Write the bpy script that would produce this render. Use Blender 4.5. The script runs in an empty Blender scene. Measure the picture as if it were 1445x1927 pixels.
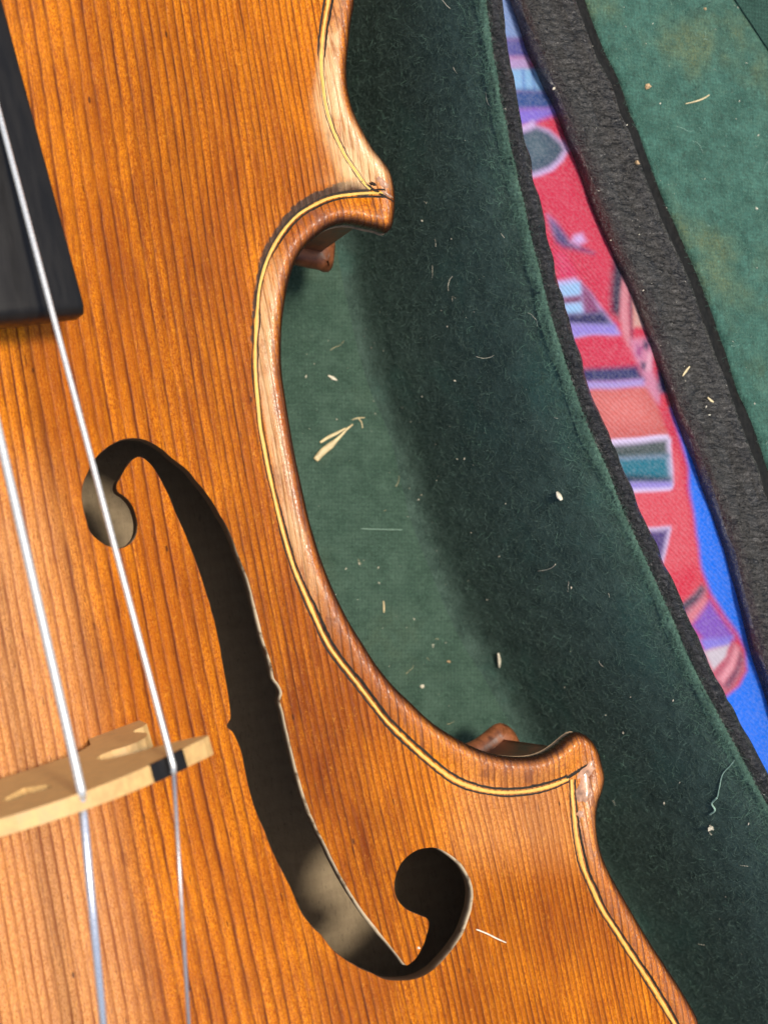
import bpy, math, random
import numpy as np
from mathutils import Matrix, Vector
from mathutils.bvhtree import BVHTree
from mathutils.geometry import delaunay_2d_cdt

# ------------------------------------------------------------------ units: 1 unit = 1 cm
scene = bpy.context.scene
C = scene.collection
rnd = random.Random(7)
rng = np.random.default_rng(7)

# ================================================================== CAMERA
IW, IH, F = 1445.0, 1927.0, 3800.0
NADIR = (-400.0, 1200.0)             # where the plumb line under the lens meets the picture plane
CAM_H = 28.6
n_c = Vector(((NADIR[0] - IW / 2) / F, -(NADIR[1] - IH / 2) / F, -1.0)).normalized()
Zc = -n_c
Xc = (Vector((1, 0, 0)) - Zc * Zc.x).normalized()
Yc = Zc.cross(Xc)
R_cw = Matrix((Xc, Yc, Zc))          # camera -> world
cam_pos = Vector((0, 0, CAM_H))
cam = bpy.data.objects.new('camera', bpy.data.cameras.new('camera'))
C.objects.link(cam)
cam.matrix_world = Matrix.Translation(cam_pos) @ R_cw.to_4x4()
cam.data.sensor_fit = 'VERTICAL'
cam.data.sensor_height = 24.0
cam.data.lens = F / IH * 24.0
cam.data.clip_start = 0.5
cam.data.clip_end = 1000
cam.data.dof.use_dof = True
cam.data.dof.focus_distance = 30.8
cam.data.dof.aperture_fstop = 0.20                 # an opening of about 2.4 mm, as a phone has, in a centimetre world
scene.camera = cam

# ================================================================== WORLD, SUN, EXPOSURE
SUN_EL, SUN_FROM = math.radians(84), math.radians(58)   # direction the light comes from, measured from +X
w = bpy.data.worlds.new('World'); scene.world = w; w.use_nodes = True
wn = w.node_tree
sky = wn.nodes.new('ShaderNodeTexSky'); sky.sky_type = 'NISHITA'; sky.sun_disc = False
sky.sun_elevation = SUN_EL
sky.sun_rotation = math.pi / 2 - SUN_FROM
sky.air_density = 1.0; sky.dust_density = 2.5
bg = wn.nodes['Background']; bg.inputs[1].default_value = 0.13
wn.links.new(sky.outputs[0], bg.inputs[0])
sun = bpy.data.objects.new('sun', bpy.data.lights.new('sun', 'SUN')); C.objects.link(sun)
sun.data.energy = 2.5; sun.data.angle = math.radians(8); sun.data.color = (1.0, 0.91, 0.78)
sdir = Vector((math.cos(SUN_EL) * math.cos(SUN_FROM), math.cos(SUN_EL) * math.sin(SUN_FROM), math.sin(SUN_EL)))
sun.rotation_euler = sdir.to_track_quat('Z', 'Y').to_euler()
sun.location = sdir * 100
vs = scene.view_settings
vs.view_transform = 'Standard'; vs.look = 'None'; vs.gamma = 1; vs.exposure = 0.50
scene.cycles.max_bounces = 6; scene.cycles.diffuse_bounces = 3; scene.cycles.glossy_bounces = 3
scene.cycles.use_denoising = True

# ================================================================== HELPERS
def unproj(u, v, z):
    d = R_cw @ Vector(((u - IW / 2) / F, -(v - IH / 2) / F, -1.0))
    t = (z - CAM_H) / d.z
    p = cam_pos + d * t
    return np.array((p.x, p.y, p.z))

R_np = np.array(R_cw)
def project(P):
    q = (np.asarray(P, float) - np.array(cam_pos)) @ R_np     # world -> camera
    return np.stack((IW / 2 + F * q[..., 0] / -q[..., 2], IH / 2 - F * q[..., 1] / -q[..., 2]), -1)

def spline(pts, step, closed=False):
    """centripetal Catmull-Rom through pts, resampled evenly"""
    P = np.asarray(pts, float)
    n = len(P)
    if closed: Q = np.vstack((P[-1], P, P[0], P[1]))
    else: Q = np.vstack((2 * P[0] - P[1], P, 2 * P[-1] - P[-2]))
    out = []
    for i in range(1, len(Q) - 2):
        p0, p1, p2, p3 = Q[i - 1:i + 3]
        t0 = 0; t1 = t0 + max(np.linalg.norm(p1 - p0), 1e-6) ** .5
        t2 = t1 + max(np.linalg.norm(p2 - p1), 1e-6) ** .5; t3 = t2 + max(np.linalg.norm(p3 - p2), 1e-6) ** .5
        t = np.linspace(t1, t2, 12, endpoint=False)[:, None]
        A1 = (t1 - t) / (t1 - t0) * p0 + (t - t0) / (t1 - t0) * p1
        A2 = (t2 - t) / (t2 - t1) * p1 + (t - t1) / (t2 - t1) * p2
        A3 = (t3 - t) / (t3 - t2) * p2 + (t - t2) / (t3 - t2) * p3
        B1 = (t2 - t) / (t2 - t0) * A1 + (t - t0) / (t2 - t0) * A2
        B2 = (t3 - t) / (t3 - t1) * A2 + (t - t1) / (t3 - t1) * A3
        out.append((t2 - t) / (t2 - t1) * B1 + (t - t1) / (t2 - t1) * B2)
    out = np.vstack(out)
    out = np.vstack((out, out[:1] if closed else P[-1:]))
    s = np.concatenate(([0], np.cumsum(np.linalg.norm(np.diff(out, axis=0), axis=1))))
    m = max(2, int(round(s[-1] / step)))
    ss = np.linspace(0, s[-1], m + 1)
    res = np.stack([np.interp(ss, s, out[:, k]) for k in range(out.shape[1])], 1)
    return res[:-1] if closed else res

def seg_dist(P, L, closed=True):
    A = L; B = np.roll(L, -1, 0) if closed else L[1:]
    if not closed: A = L[:-1]
    AB = B - A; l2 = (AB ** 2).sum(1) + 1e-12
    out = np.empty(len(P))
    for i in range(0, len(P), 4000):
        p = P[i:i + 4000]
        dx = p[:, None, 0] - A[None, :, 0]; dy = p[:, None, 1] - A[None, :, 1]
        t = np.clip((dx * AB[:, 0] + dy * AB[:, 1]) / l2, 0, 1)
        out[i:i + 4000] = np.sqrt(((dx - t * AB[:, 0]) ** 2 + (dy - t * AB[:, 1]) ** 2).min(1))
    return out

def inside(P, L):
    A = L; B = np.roll(L, -1, 0)
    res = np.zeros(len(P), bool)
    for i in range(0, len(P), 4000):
        x = P[i:i + 4000, None, 0]; y = P[i:i + 4000, None, 1]
        c = (A[:, 1] > y) != (B[:, 1] > y)
        with np.errstate(divide='ignore', invalid='ignore'):
            xi = (B[:, 0] - A[:, 0]) * (y - A[:, 1]) / (B[:, 1] - A[:, 1]) + A[:, 0]
        res[i:i + 4000] = ((c & (x < xi)).sum(1) % 2) == 1
    return res

def vnoise(P, scale, seed=0):
    """smooth value noise on 2-D points, 0..1"""
    r = np.random.default_rng(seed); T = r.random((64, 64))
    q = np.asarray(P, float) * scale; i = np.floor(q).astype(int); f = q - i; f = f * f * (3 - 2 * f)
    g = lambda a, b: T[a % 64, b % 64]
    x0 = g(i[:, 0], i[:, 1]) * (1 - f[:, 0]) + g(i[:, 0] + 1, i[:, 1]) * f[:, 0]
    x1 = g(i[:, 0], i[:, 1] + 1) * (1 - f[:, 0]) + g(i[:, 0] + 1, i[:, 1] + 1) * f[:, 0]
    return x0 * (1 - f[:, 1]) + x1 * f[:, 1]

def sstep(a, b, x):
    x = np.asarray(x, float)
    t = np.clip((x - a) / (b - a), 0, 1); return t * t * (3 - 2 * t)

def mesh_obj(name, verts, faces, mats, parent=None, smooth=True, fmat=None):
    me = bpy.data.meshes.new(name)
    me.from_pydata([tuple(map(float, v)) for v in verts], [], [tuple(map(int, f)) for f in faces])
    for m in (mats if isinstance(mats, (list, tuple)) else [mats]): me.materials.append(m)
    if smooth: me.polygons.foreach_set('use_smooth', [True] * len(me.polygons))
    if fmat is not None: me.polygons.foreach_set('material_index', [int(x) for x in fmat])
    me.update()
    o = bpy.data.objects.new(name, me); C.objects.link(o)
    if parent is not None: o.parent = parent
    return o

def attr(o, name, vals):
    a = o.data.attributes.new(name, 'FLOAT', 'POINT'); a.data.foreach_set('value', np.asarray(vals, np.float32))

def empty(name, loc, rz=0):
    o = bpy.data.objects.new(name, None); C.objects.link(o); o.location = loc; o.rotation_euler = (0, 0, rz)
    o.empty_display_size = 1; return o

def tag(o, label, cat, group=None):
    o['label'] = label; o['category'] = cat
    if group: o['group'] = group

def tube_geo(path, radius, k=8, caps=True, flat=1.0):
    """tube along a 3-D polyline; radius may vary"""
    P = np.asarray(path, float); n = len(P)
    r = np.broadcast_to(np.asarray(radius, float), (n,))
    T = np.gradient(P, axis=0); T /= np.linalg.norm(T, axis=1)[:, None] + 1e-9
    V, Fc = [], []
    for i in range(n):
        up = np.array((0, 0, 1.0)); s = np.cross(T[i], up)
        s = s / (np.linalg.norm(s) + 1e-9); u = np.cross(s, T[i])
        for j in range(k):
            a = 2 * math.pi * j / k
            V.append(P[i] + s * math.cos(a) * r[i] + u * math.sin(a) * r[i] * flat)
    for i in range(n - 1):
        for j in range(k):
            j2 = (j + 1) % k
            Fc.append((i * k + j, i * k + j2, (i + 1) * k + j2, (i + 1) * k + j))
    if caps:
        Fc.append(tuple(range(k - 1, -1, -1))); Fc.append(tuple((n - 1) * k + j for j in range(k)))
    return V, Fc

def grid_faces(nr, nc, closed=False):
    fs = []
    for i in range(nr - 1):
        for j in range(nc - (0 if closed else 1)):
            j2 = (j + 1) % nc
            fs.append((i * nc + j, i * nc + j2, (i + 1) * nc + j2, (i + 1) * nc + j))
    return fs

# ------------------------------------------------------------------ node helper
class NT:
    def __init__(s, name):
        s.m = bpy.data.materials.new(name); s.m.use_nodes = True
        s.t = s.m.node_tree; s.b = s.t.nodes['Principled BSDF']; s.out = s.t.nodes['Material Output']
    def n(s, kind, **kw):
        nd = s.t.nodes.new('ShaderNode' + kind)
        for k, v in kw.items(): setattr(nd, k, v)
        return nd
    def set(s, sock, v):
        if hasattr(v, 'is_output'): s.t.links.new(v, sock)
        else:
            if isinstance(v, (tuple, list)) and len(v) == 3 and sock.type == 'RGBA': v = (*v, 1)
            sock.default_value = v
    def coord(s): return s.n('TexCoord').outputs['Object']
    def scale(s, vec, sc):
        m = s.n('Mapping'); s.set(m.inputs['Vector'], vec); m.inputs['Scale'].default_value = sc; return m.outputs[0]
    def noise(s, vec, scale=1, detail=3, rough=.55, dist=0):
        nd = s.n('TexNoise'); s.set(nd.inputs['Vector'], vec)
        nd.inputs['Scale'].default_value = scale; nd.inputs['Detail'].default_value = detail
        nd.inputs['Roughness'].default_value = rough; nd.inputs['Distortion'].default_value = dist
        return nd.outputs[0]
    def vor(s, vec, scale, feature='F1', rnd=1):
        nd = s.n('TexVoronoi', feature=feature); s.set(nd.inputs['Vector'], vec); nd.inputs['Scale'].default_value = scale
        nd.inputs['Randomness'].default_value = rnd; return nd.outputs['Distance']
    def math(s, op, a, b=0.0, c=None, clamp=False):
        nd = s.n('Math', operation=op, use_clamp=clamp); s.set(nd.inputs[0], a); s.set(nd.inputs[1], b)
        if c is not None: s.set(nd.inputs[2], c)
        return nd.outputs[0]
    def mr(s, v, a, b, c=0.0, d=1.0, smooth=True):
        nd = s.n('MapRange', interpolation_type='SMOOTHSTEP' if smooth else 'LINEAR')
        s.set(nd.inputs[0], v); s.set(nd.inputs[1], a); s.set(nd.inputs[2], b); s.set(nd.inputs[3], c); s.set(nd.inputs[4], d)
        return nd.outputs[0]
    def mix(s, f, a, b, mode='MIX'):
        nd = s.n('Mix', data_type='RGBA', blend_type=mode); s.set(nd.inputs[0], f); s.set(nd.inputs[6], a); s.set(nd.inputs[7], b)
        return nd.outputs[2]
    def ramp(s, f, stops, interp='LINEAR'):
        nd = s.n('ValToRGB'); s.set(nd.inputs[0], f); cr = nd.color_ramp; cr.interpolation = interp
        while len(cr.elements) < len(stops): cr.elements.new(.5)
        for e, (p, c) in zip(cr.elements, stops):
            e.position = p; e.color = (*c, 1) if isinstance(c, (tuple, list)) else (c, c, c, 1)
        return nd.outputs[0]
    def attr(s, name): return s.n('Attribute', attribute_name=name).outputs['Fac']
    def bump(s, h, dist, strength=1.0, prev=None):
        nd = s.n('Bump'); s.set(nd.inputs['Height'], h); nd.inputs['Distance'].default_value = dist
        nd.inputs['Strength'].default_value = strength
        if prev is not None: s.set(nd.inputs['Normal'], prev)
        return nd.outputs[0]
    def fin(s, **kw):
        for k, v in kw.items(): s.set(s.b.inputs[k.replace('_', ' ')], v)
        return s.m

# ================================================================== MATERIALS
def mat_varnish():
    k = NT('varnished_spruce'); co = k.coord()
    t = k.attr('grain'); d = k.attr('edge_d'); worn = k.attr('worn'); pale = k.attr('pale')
    grime = k.attr('grime'); pat = k.attr('patina')
    wv = k.noise(k.scale(co, (1.1, .13, 1)), 1.0, 2)
    wf = k.noise(k.scale(co, (9, 2.6, 3)), 1.0, 3)
    t2 = k.math('ADD', t, k.math('MULTIPLY_ADD', wv, .9, -.45))
    t2 = k.math('ADD', t2, k.math('MULTIPLY_ADD', wf, .24, -.12))
    fr = k.math('FRACT', t2)
    soft = k.ramp(fr, [(0, .50), (.08, .10), (.25, 0.0), (.5, .15), (.76, .60), (.9, 1.0), (1, .8)])
    thin = k.ramp(fr, [(0, .7), (.08, 0), (.76, .0), (.87, .75), (.93, 1.0), (1, .8)])
    ringid = k.math('FLOOR', t2)
    wn_ = k.n('TexWhiteNoise', noise_dimensions='1D'); k.set(wn_.inputs['W'], ringid)
    amp = k.math('MULTIPLY', k.mr(wn_.outputs['Value'], 0, 1, .75, 1.0), k.mr(k.noise(k.scale(co, (6, .9, 1)), 1, 3), .3, .7, .45, 1.15))
    line = k.math('ADD', k.math('MULTIPLY', soft, .60), k.math('MULTIPLY', thin, .58))
    streak = k.noise(k.scale(co, (40, 1.6, 8)), 1, 3, .6)
    speck = k.noise(k.scale(co, (44, 24, 40)), 1, 4, .75, .6)
    curl = k.noise(k.scale(co, (19, 12, 19)), 1, 3, .6, 2.2)
    patch = k.noise(k.scale(co, (1.1, .22, 1)), 1, 5, .65)
    patch2 = k.noise(k.scale(co, (15, .6, 1)), 1, 4, .65)
    hi = k.mix(k.mr(speck, .36, .64), (.43, .086, .0007), (.92, .300, .0045))
    hi = k.mix(k.mr(wn_.outputs['Value'], 0, 1, 0, .35), hi, (.66, .20, .003))
    base = k.mix(k.mr(patch, .42, .62, 0, .65), hi, (.35, .075, .0018))
    base = k.mix(k.mr(patch2, .48, .68, 0, .65), base, (.24, .047, .0015))
    base = k.mix(k.math('MULTIPLY', pat, k.mr(k.noise(k.scale(co, (5, .8, 1)), 1, 5, .7), .28, .66, .4, 1.05), clamp=True), base, (.155, .024, .0008))
    base = k.mix(k.math('MULTIPLY', pale, .85), base, k.mix(k.mr(speck, .36, .64), (.56, .22, .055), (.82, .40, .13)))  # glossy sheen put into the varnish colour
    base = k.mix(k.mr(streak, .50, .70, 0, .5), base, (.19, .038, .003))
    base = k.mix(k.mr(curl, .58, .70, 0, .30), base, (.90, .42, .045))
    base = k.mix(k.mr(curl, .42, .30, 0, .35), base, (.20, .040, .003))
    sx = k.n('SeparateXYZ'); k.set(sx.inputs[0], co)
    dark = k.mix(k.mr(sx.outputs[0], 2.2, 5.0), (.14, .026, .001), (.075, .013, .001))
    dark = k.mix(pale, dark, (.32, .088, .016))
    col = k.mix(k.math('MULTIPLY', line, k.math('MULTIPLY', amp, k.mr(sx.outputs[0], 2.5, 6.0, .92, .74)), clamp=True), base, dark)
    # short dark flecks running with the grain
    fl = k.noise(k.scale(co, (30, 3.0, 8)), 1, 2, .5)
    col = k.mix(k.mr(fl, .69, .76, 0, .75), col, (.055, .010, .0015))
    ck = k.vor(k.scale(co, (30, 19, 24)), 1, 'DISTANCE_TO_EDGE')
    col = k.mix(k.mr(ck, 0, .06, .22, 0), col, (.17, .036, .003))
    gm = k.mr(k.math('ADD', grime, k.math('MULTIPLY_ADD', k.noise(k.scale(co, (16, 11, 12)), 1, 4, .7), 1.1, -.55)), .35, .75, 0, .92)
    col = k.mix(gm, col, k.mix(speck, (.020, .013, .009), (.060, .042, .030)))
    # worn band and painted sky sheen along the edge, dark rolled-over rim
    wear_sheen = k.math('MULTIPLY', worn, k.mr(k.noise(k.scale(co, (5, 2.5, 3)), 1, 4, .65), .25, .55, .5, 1.0), clamp=True)
    tan = k.mix(k.mr(streak, .28, .55), (.34, .13, .032), (.80, .50, .23))
    col = k.mix(k.math('MULTIPLY', wear_sheen, .92), col, tan)
    bandm = k.math('MULTIPLY', k.mr(d, .07, .15), k.mr(d, .36, .42, 1, 0))
    smear = k.mr(k.noise(k.scale(co, (3.2, 1.3, 1)), 1, 5, .7), .5, .62, 0, .75)
    col = k.mix(k.math('MULTIPLY', k.math('MULTIPLY', bandm, smear), k.mr(wear_sheen, .2, .9, 1, .25)), col, k.mix(streak, (.13, .036, .012), (.27, .09, .035)))
    rim = k.mr(k.math('ADD', d, k.math('MULTIPLY_ADD', wf, .06, -.03)), .025, .155, .97, 0)
    col = k.mix(rim, col, (.022, .007, .003))
    # nicks
    nk = k.vor(k.scale(co, (2.2, .9, 1)), 1)
    col = k.mix(k.mr(nk, .03, .055, .8, 0), col, (.05, .012, .003))
    h = k.math('ADD', k.math('MULTIPLY', soft, -1.1), k.math('ADD', k.math('MULTIPLY', speck, .35), k.math('MULTIPLY', curl, .4)))
    h = k.math('MULTIPLY', h, k.mr(d, .12, .42, .30, 1.0))
    nrm = k.bump(h, .016, .85)
    nrm = k.bump(k.noise(k.scale(co, (9, 4, 6)), 1, 3), .012, .6, nrm)
    nrm = k.bump(k.mr(ck, 0, .1), .004, .5, nrm)
    rough = k.math('ADD', k.math('MULTIPLY', k.mr(speck, .3, .7, .23, .36), k.mr(d, .2, .4, .72, 1.0)), k.math('MULTIPLY', line, .10))
    return k.fin(Base_Color=col, Roughness=rough, Normal=nrm, Specular_IOR_Level=k.math('ADD', .13, k.math('MAXIMUM', k.math('MULTIPLY', k.math('MAXIMUM', wear_sheen, pale), .22), k.mr(d, .40, .22, 0, .34))))

def mat_wood_edge():
    k = NT('cut_spruce_edge'); co = k.coord(); worn = k.attr('worn')
    nz = k.noise(co, 14, 4)
    c = k.mix(k.math('MULTIPLY', worn, k.mr(k.noise(co, 5, 3), .3, .5), clamp=True), k.mix(nz, (.07, .03, .012), (.19, .085, .03)), (.78, .62, .38))
    return k.fin(Base_Color=c, Roughness=.6, Normal=k.bump(nz, .01, .6))

def mat_plain(name, col, rough=.5, var=.25, scale=6, bump=.004, metal=0, stretch=(1, 1, 1), **kw):
    k = NT(name); co = k.scale(k.coord(), stretch)
    nz = k.noise(co, scale, 4, .65)
    c = k.mix(k.mr(nz, .3, .7), tuple(x * (1 - var) for x in col), tuple(min(1, x * (1 + var)) for x in col))
    return k.fin(Base_Color=c, Roughness=k.mr(nz, .3, .7, max(.02, rough - .08), rough + .08), Metallic=metal, Normal=k.bump(nz, bump, .7), **kw)

def mat_felt(name, dark, light, worn_col, weave=1.0, worn_amt=.5):
    k = NT(name); co = k.coord()
    big = k.noise(co, .55, 4, .6); mid = k.noise(co, 3.2, 4, .65); fine = k.noise(k.scale(co, (38, 14, 30)), 1, 3, .7)
    fuzz = k.noise(co, 26, 3, .7, 1.5)
    wx = k.n('TexWave', wave_type='BANDS', bands_direction='X'); k.set(wx.inputs['Vector'], co); wx.inputs['Scale'].default_value = 5.2
    wx.inputs['Distortion'].default_value = 1.6; wx.inputs['Detail'].default_value = 2; wx.inputs['Detail Scale'].default_value = 3
    wy = k.n('TexWave', wave_type='BANDS', bands_direction='Y'); k.set(wy.inputs['Vector'], co); wy.inputs['Scale'].default_value = 4.4
    wy.inputs['Distortion'].default_value = 2.2; wy.inputs['Detail'].default_value = 2; wy.inputs['Detail Scale'].default_value = 3
    wv = k.math('MULTIPLY', k.math('ADD', wx.outputs['Fac'], wy.outputs['Fac']), .5)
    c = k.mix(k.mr(mid, .3, .72), dark, light)
    c = k.mix(k.mr(big, .5, .72, 0, worn_amt), c, worn_col)
    c = k.mix(k.mr(fuzz, .48, .72, 0, .5), c, tuple(min(1, x * 1.9) for x in light))
    c = k.mix(k.mr(fine, .45, .7, 0, .45), c, tuple(x * .45 for x in dark))
    c = k.mix(k.math('MULTIPLY', wv, .35 * weave), c, tuple(x * .5 for x in dark))
    h = k.math('ADD', k.math('MULTIPLY', wv, .7 * weave), k.math('ADD', fine, fuzz))
    return k.fin(Base_Color=c, Roughness=.95, Specular_IOR_Level=.1, Normal=k.bump(h, .02, .9), Sheen_Weight=.12, Sheen_Roughness=.5,
                 Sheen_Tint=(.6, .75, .65, 1))

def mat_leatherette(name, col, scale):
    k = NT(name); co = k.coord()
    wr = k.noise(k.scale(co, (1, .45, 1)), scale * .32, 4, .65, 1.2)
    v = k.n('TexVoronoi', feature='DISTANCE_TO_EDGE')
    k.set(v.inputs['Vector'], k.scale(co, (1, .6, 1))); v.inputs['Scale'].default_value = scale
    cell = k.mr(v.outputs['Distance'], .0, .22)
    fine = k.noise(co, scale * 1.7, 4, .7)
    big = k.noise(co, .9, 4, .6)
    hgt = k.math('ADD', k.math('MULTIPLY', cell, .22), k.math('ADD', k.math('MULTIPLY', fine, .9), k.math('MULTIPLY', wr, 1.7)))
    rn = k.noise(k.scale(co, (.55, 1.25, 1)), scale * .68, 4, .62, 1.0)
    ridge = k.math('SUBTRACT', 1.0, k.math('ABSOLUTE', k.math('MULTIPLY_ADD', rn, 4.5, -2.25)), clamp=True)
    c = k.mix(k.mr(big, .4, .7, 0, .35), col, tuple(x * 2.0 + .010 * y for x, y in zip(col, (1.1, 1, .85))))
    c = k.mix(k.math('MULTIPLY', k.mr(ridge, .35, .95), k.mr(fine, .3, .6, .25, .8)), c, tuple(x * 4.2 for x in col))  # glints on the wrinkle ridges painted into the colour
    c = k.mix(k.mr(ridge, .35, .05, 0, .6), c, tuple(x * .35 for x in col))  # shade in the valleys between wrinkles, also painted
    hgt = k.math('ADD', k.math('MULTIPLY', hgt, .6), k.math('MULTIPLY', ridge, 1.3))
    return k.fin(Base_Color=c, Roughness=k.mr(fine, .3, .7, .12, .30), Normal=k.bump(hgt, .036, 1.0), Specular_IOR_Level=.7)

def mat_print():
    k = NT('printed_cotton'); co = k.coord()
    a = k.n('Attribute', attribute_name='print').outputs['Color']
    wv = k.n('TexWave', bands_direction='DIAGONAL'); k.set(wv.inputs['Vector'], co); wv.inputs['Scale'].default_value = 7
    wv.inputs['Distortion'].default_value = 1.5; wv.inputs['Detail'].default_value = 2
    nz = k.noise(co, 20, 4, .7)
    c = k.mix(k.mr(nz, .3, .75, 0, .10), a, (.75, .72, .78))
    c = k.mix(k.math('MULTIPLY', wv.outputs['Fac'], .07), c, (.02, .02, .05))
    return k.fin(Base_Color=c, Roughness=.85, Specular_IOR_Level=.15, Normal=k.bump(k.math('ADD', wv.outputs['Fac'], nz), .012, .7), Sheen_Weight=.15)

def mat_back_inside():
    k = NT('dusty_maple_inside'); co = k.coord()
    fl = k.n('TexWave', bands_direction='Y'); k.set(fl.inputs['Vector'], co); fl.inputs['Scale'].default_value = 1.1
    fl.inputs['Distortion'].default_value = 4; fl.inputs['Detail'].default_value = 3
    nz = k.noise(co, 9, 5, .7)
    c = k.mix(k.math('MULTIPLY', k.math('ADD', nz, k.noise(k.scale(co, (11, 1.0, 4)), 1, 4, .7)), .5), (.16, .115, .065), (.42, .32, .195))
    c = k.mix(k.mr(fl.outputs['Fac'], .3, .9, 0, .12), c, (.15, .10, .06))
    c = k.mix(k.mr(k.noise(k.scale(co, (22, 6, 6)), 1, 4, .75), .56, .68, 0, .35), c, (.06, .042, .028))
    return k.fin(Base_Color=c, Roughness=.85, Normal=k.bump(nz, .02, .6))

M = dict(
    varnish=mat_varnish(), edge=mat_wood_edge(), inside=mat_back_inside(),
    rawspruce=mat_plain('bare_spruce_underside', (.30, .20, .11), .8, .3, 6),
    maple=mat_plain('varnished_maple', (.25, .085, .032), .38, .5, 5, .01, stretch=(1, 1, .4), Specular_IOR_Level=.3),
    yellow=mat_plain('purfling_yellow_wood', (.64, .43, .085), .45, .16, 9, .004, Specular_IOR_Level=.25),
    black=mat_plain('purfling_black_wood', (.022, .017, .011), .6, .5, 16, .006, Specular_IOR_Level=.15),
    stain=mat_plain('grime_in_the_joint', (.022, .014, .009), .6, .6, 14, .012, Specular_IOR_Level=.15),
    ebony=mat_plain('ebony', (.0125, .0115, .0105), .45, .2, 3, .0007, stretch=(3, .5, 1), Specular_IOR_Level=.2),
    bridge=mat_plain('bridge_maple', (.64, .39, .14), .55, .14, 7, .004, stretch=(1, 1, 3)),
    silver=mat_plain('wound_string_metal', (.80, .77, .69), .30, .03, 20, .0, metal=.6),
    steel=mat_plain('plain_string_metal', (.42, .38, .37), .32, .03, 20, .0, metal=.6),
    wound2=mat_plain('wound_afterlength_metal', (.66, .68, .72), .28, .03, 20, .0, metal=.7),
    floor_felt=mat_felt('baize_floor', (.044, .086, .062), (.080, .140, .103), (.100, .140, .088), 1.0, .6),
    wall_felt=mat_felt('baize_wall', (.038, .069, .055), (.086, .142, .114), (.062, .158, .125), .3, .7),
    lid_felt=mat_felt('baize_lid', (.034, .092, .068), (.074, .180, .135), (.165, .185, .078), .8, .8),
    panel_felt=mat_felt('baize_panel', (.024, .060, .044), (.040, .096, .070), (.045, .095, .065), 1.4, .3),
    matte_strip=mat_plain('black_matte_strip', (.012, .0115, .010), .85, .5, 16, .02, stretch=(1, .5, 1), Specular_IOR_Level=.2),  # darker, rougher black on the inner slope of the lid edging
    knit=mat_felt('baize_edging', (.055, .110, .082), (.105, .195, .148), (.08, .16, .12), 1.2, .4),
    piping=mat_leatherette('black_leatherette_piping', (.013, .0122, .011), 14),
    lidedge=mat_leatherette('black_leatherette_lid', (.026, .0235, .0195), 15),
    fibre=mat_plain('green_wool_fibre', (.085, .17, .12), .8, .4, 3),
    fibre_dark=mat_plain('dark_green_wool_fibre', (.075, .125, .100), .8, .4, 3),
    shell=mat_plain('case_board', (.03, .03, .03), .7, .3),
    straw=mat_plain('straw', (.68, .55, .30), .55, .25, 9, .006),
    lint=mat_plain('pale_lint', (.74, .68, .52), .7, .2, 9),
    crumb=mat_plain('tan_crumb', (.55, .36, .18), .7, .35, 12, .01),
    thread=mat_plain('pale_green_thread', (.30, .46, .36), .8, .2, 9),
    wax=mat_plain('cracked_varnish_lump', (.46, .25, .14), .12, .45, 7, .02, Coat_Weight=.8, Coat_Roughness=.06),
    cloth=mat_print(),
)

# ================================================================== VIOLIN: traced curves
A_px, dirpx = (-110.0, 960.0), np.array((.173, .985))
Ow = unproj(A_px[0], A_px[1], 1.0)
Pw = unproj(A_px[0] - dirpx[0] * 500, A_px[1] - dirpx[1] * 500, 1.0)
ydir = (Pw - Ow)[:2]; ydir /= np.linalg.norm(ydir)
VROT = math.atan2(-ydir[0], ydir[1])
ca, sa = math.cos(VROT), math.sin(VROT)
def to_local(p):
    p = np.asarray(p, float); dx = p[..., 0] - Ow[0]; dy = p[..., 1] - Ow[1]
    return np.stack((dx * ca + dy * sa, -dx * sa + dy * ca), -1)
def to_world(p, z):
    p = np.asarray(p, float)
    return np.stack((Ow[0] + p[..., 0] * ca - p[..., 1] * sa, Ow[1] + p[..., 0] * sa + p[..., 1] * ca, np.broadcast_to(z, p.shape[:-1])), -1)
def loc(pxs, z): return np.array([to_local(unproj(u, v, z)) for u, v in pxs])

U_px = [(668,0),(662,40),(657.5,80),(654.5,110),(653.5,135),(655.5,165),(661.5,195),(672,222),(689,255),(705,282),(722,302),(735,322),(742,345),(744.5,375),(743,405),(738,428)]
C_px = [(728,437),(712,431),(690,427),(665,421),(643,421),(622,427),(606,437),(588,452),(572,468),(558,491),(547.5,520),(541,547),(535.5,582),(532,612),(530.5,653),(531,685),(533.4,713),(538.6,748),(545,789.5),(552,831),(558.5,866),(566,901),(573.5,935),(583,977),(593,1012),(604,1047),(617,1082),(637,1128),(660,1173),(682,1208),(708,1249),(741,1290),(775,1323),(811,1357),(846,1381),(884,1402),(922,1417),(962,1424),(1000,1424),(1026,1417),(1050,1402),(1068,1387)]
L_px = [(1083,1378),(1096,1380),(1112,1391),(1125,1411),(1133,1437),(1138.5,1464),(1134,1489),(1126,1512),(1122.5,1539),(1124.5,1572),(1131,1602),(1145,1638),(1173,1688),(1199,1733),(1226,1777),(1255,1821),(1284,1866),(1314,1921)]
ZE = -.12
half = np.vstack((
    [(0, 17.7), (3, 17.6), (5.2, 17.15), (7.0, 16.1), (8.0, 14.6), (8.35, 12.8), (8.15, 11.0), (7.75, 9.4)],
    loc(U_px, ZE), loc(C_px, ZE), loc(L_px, ZE),
    [(9.95, -9.6), (10.35, -11.2), (10.3, -13.2), (9.5, -15.4), (7.6, -17.3), (5.0, -18.4), (2.4, -18.8), (0, -18.85)]))
print('upper first', loc(U_px, ZE)[0], 'corner', loc(U_px, ZE)[-3], 'lower corner', loc(L_px, ZE)[5], 'last', loc(L_px, ZE)[-1])
hs = spline(half, .075)
hs[:, 0] = np.maximum(hs[:, 0], 0)
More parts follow.
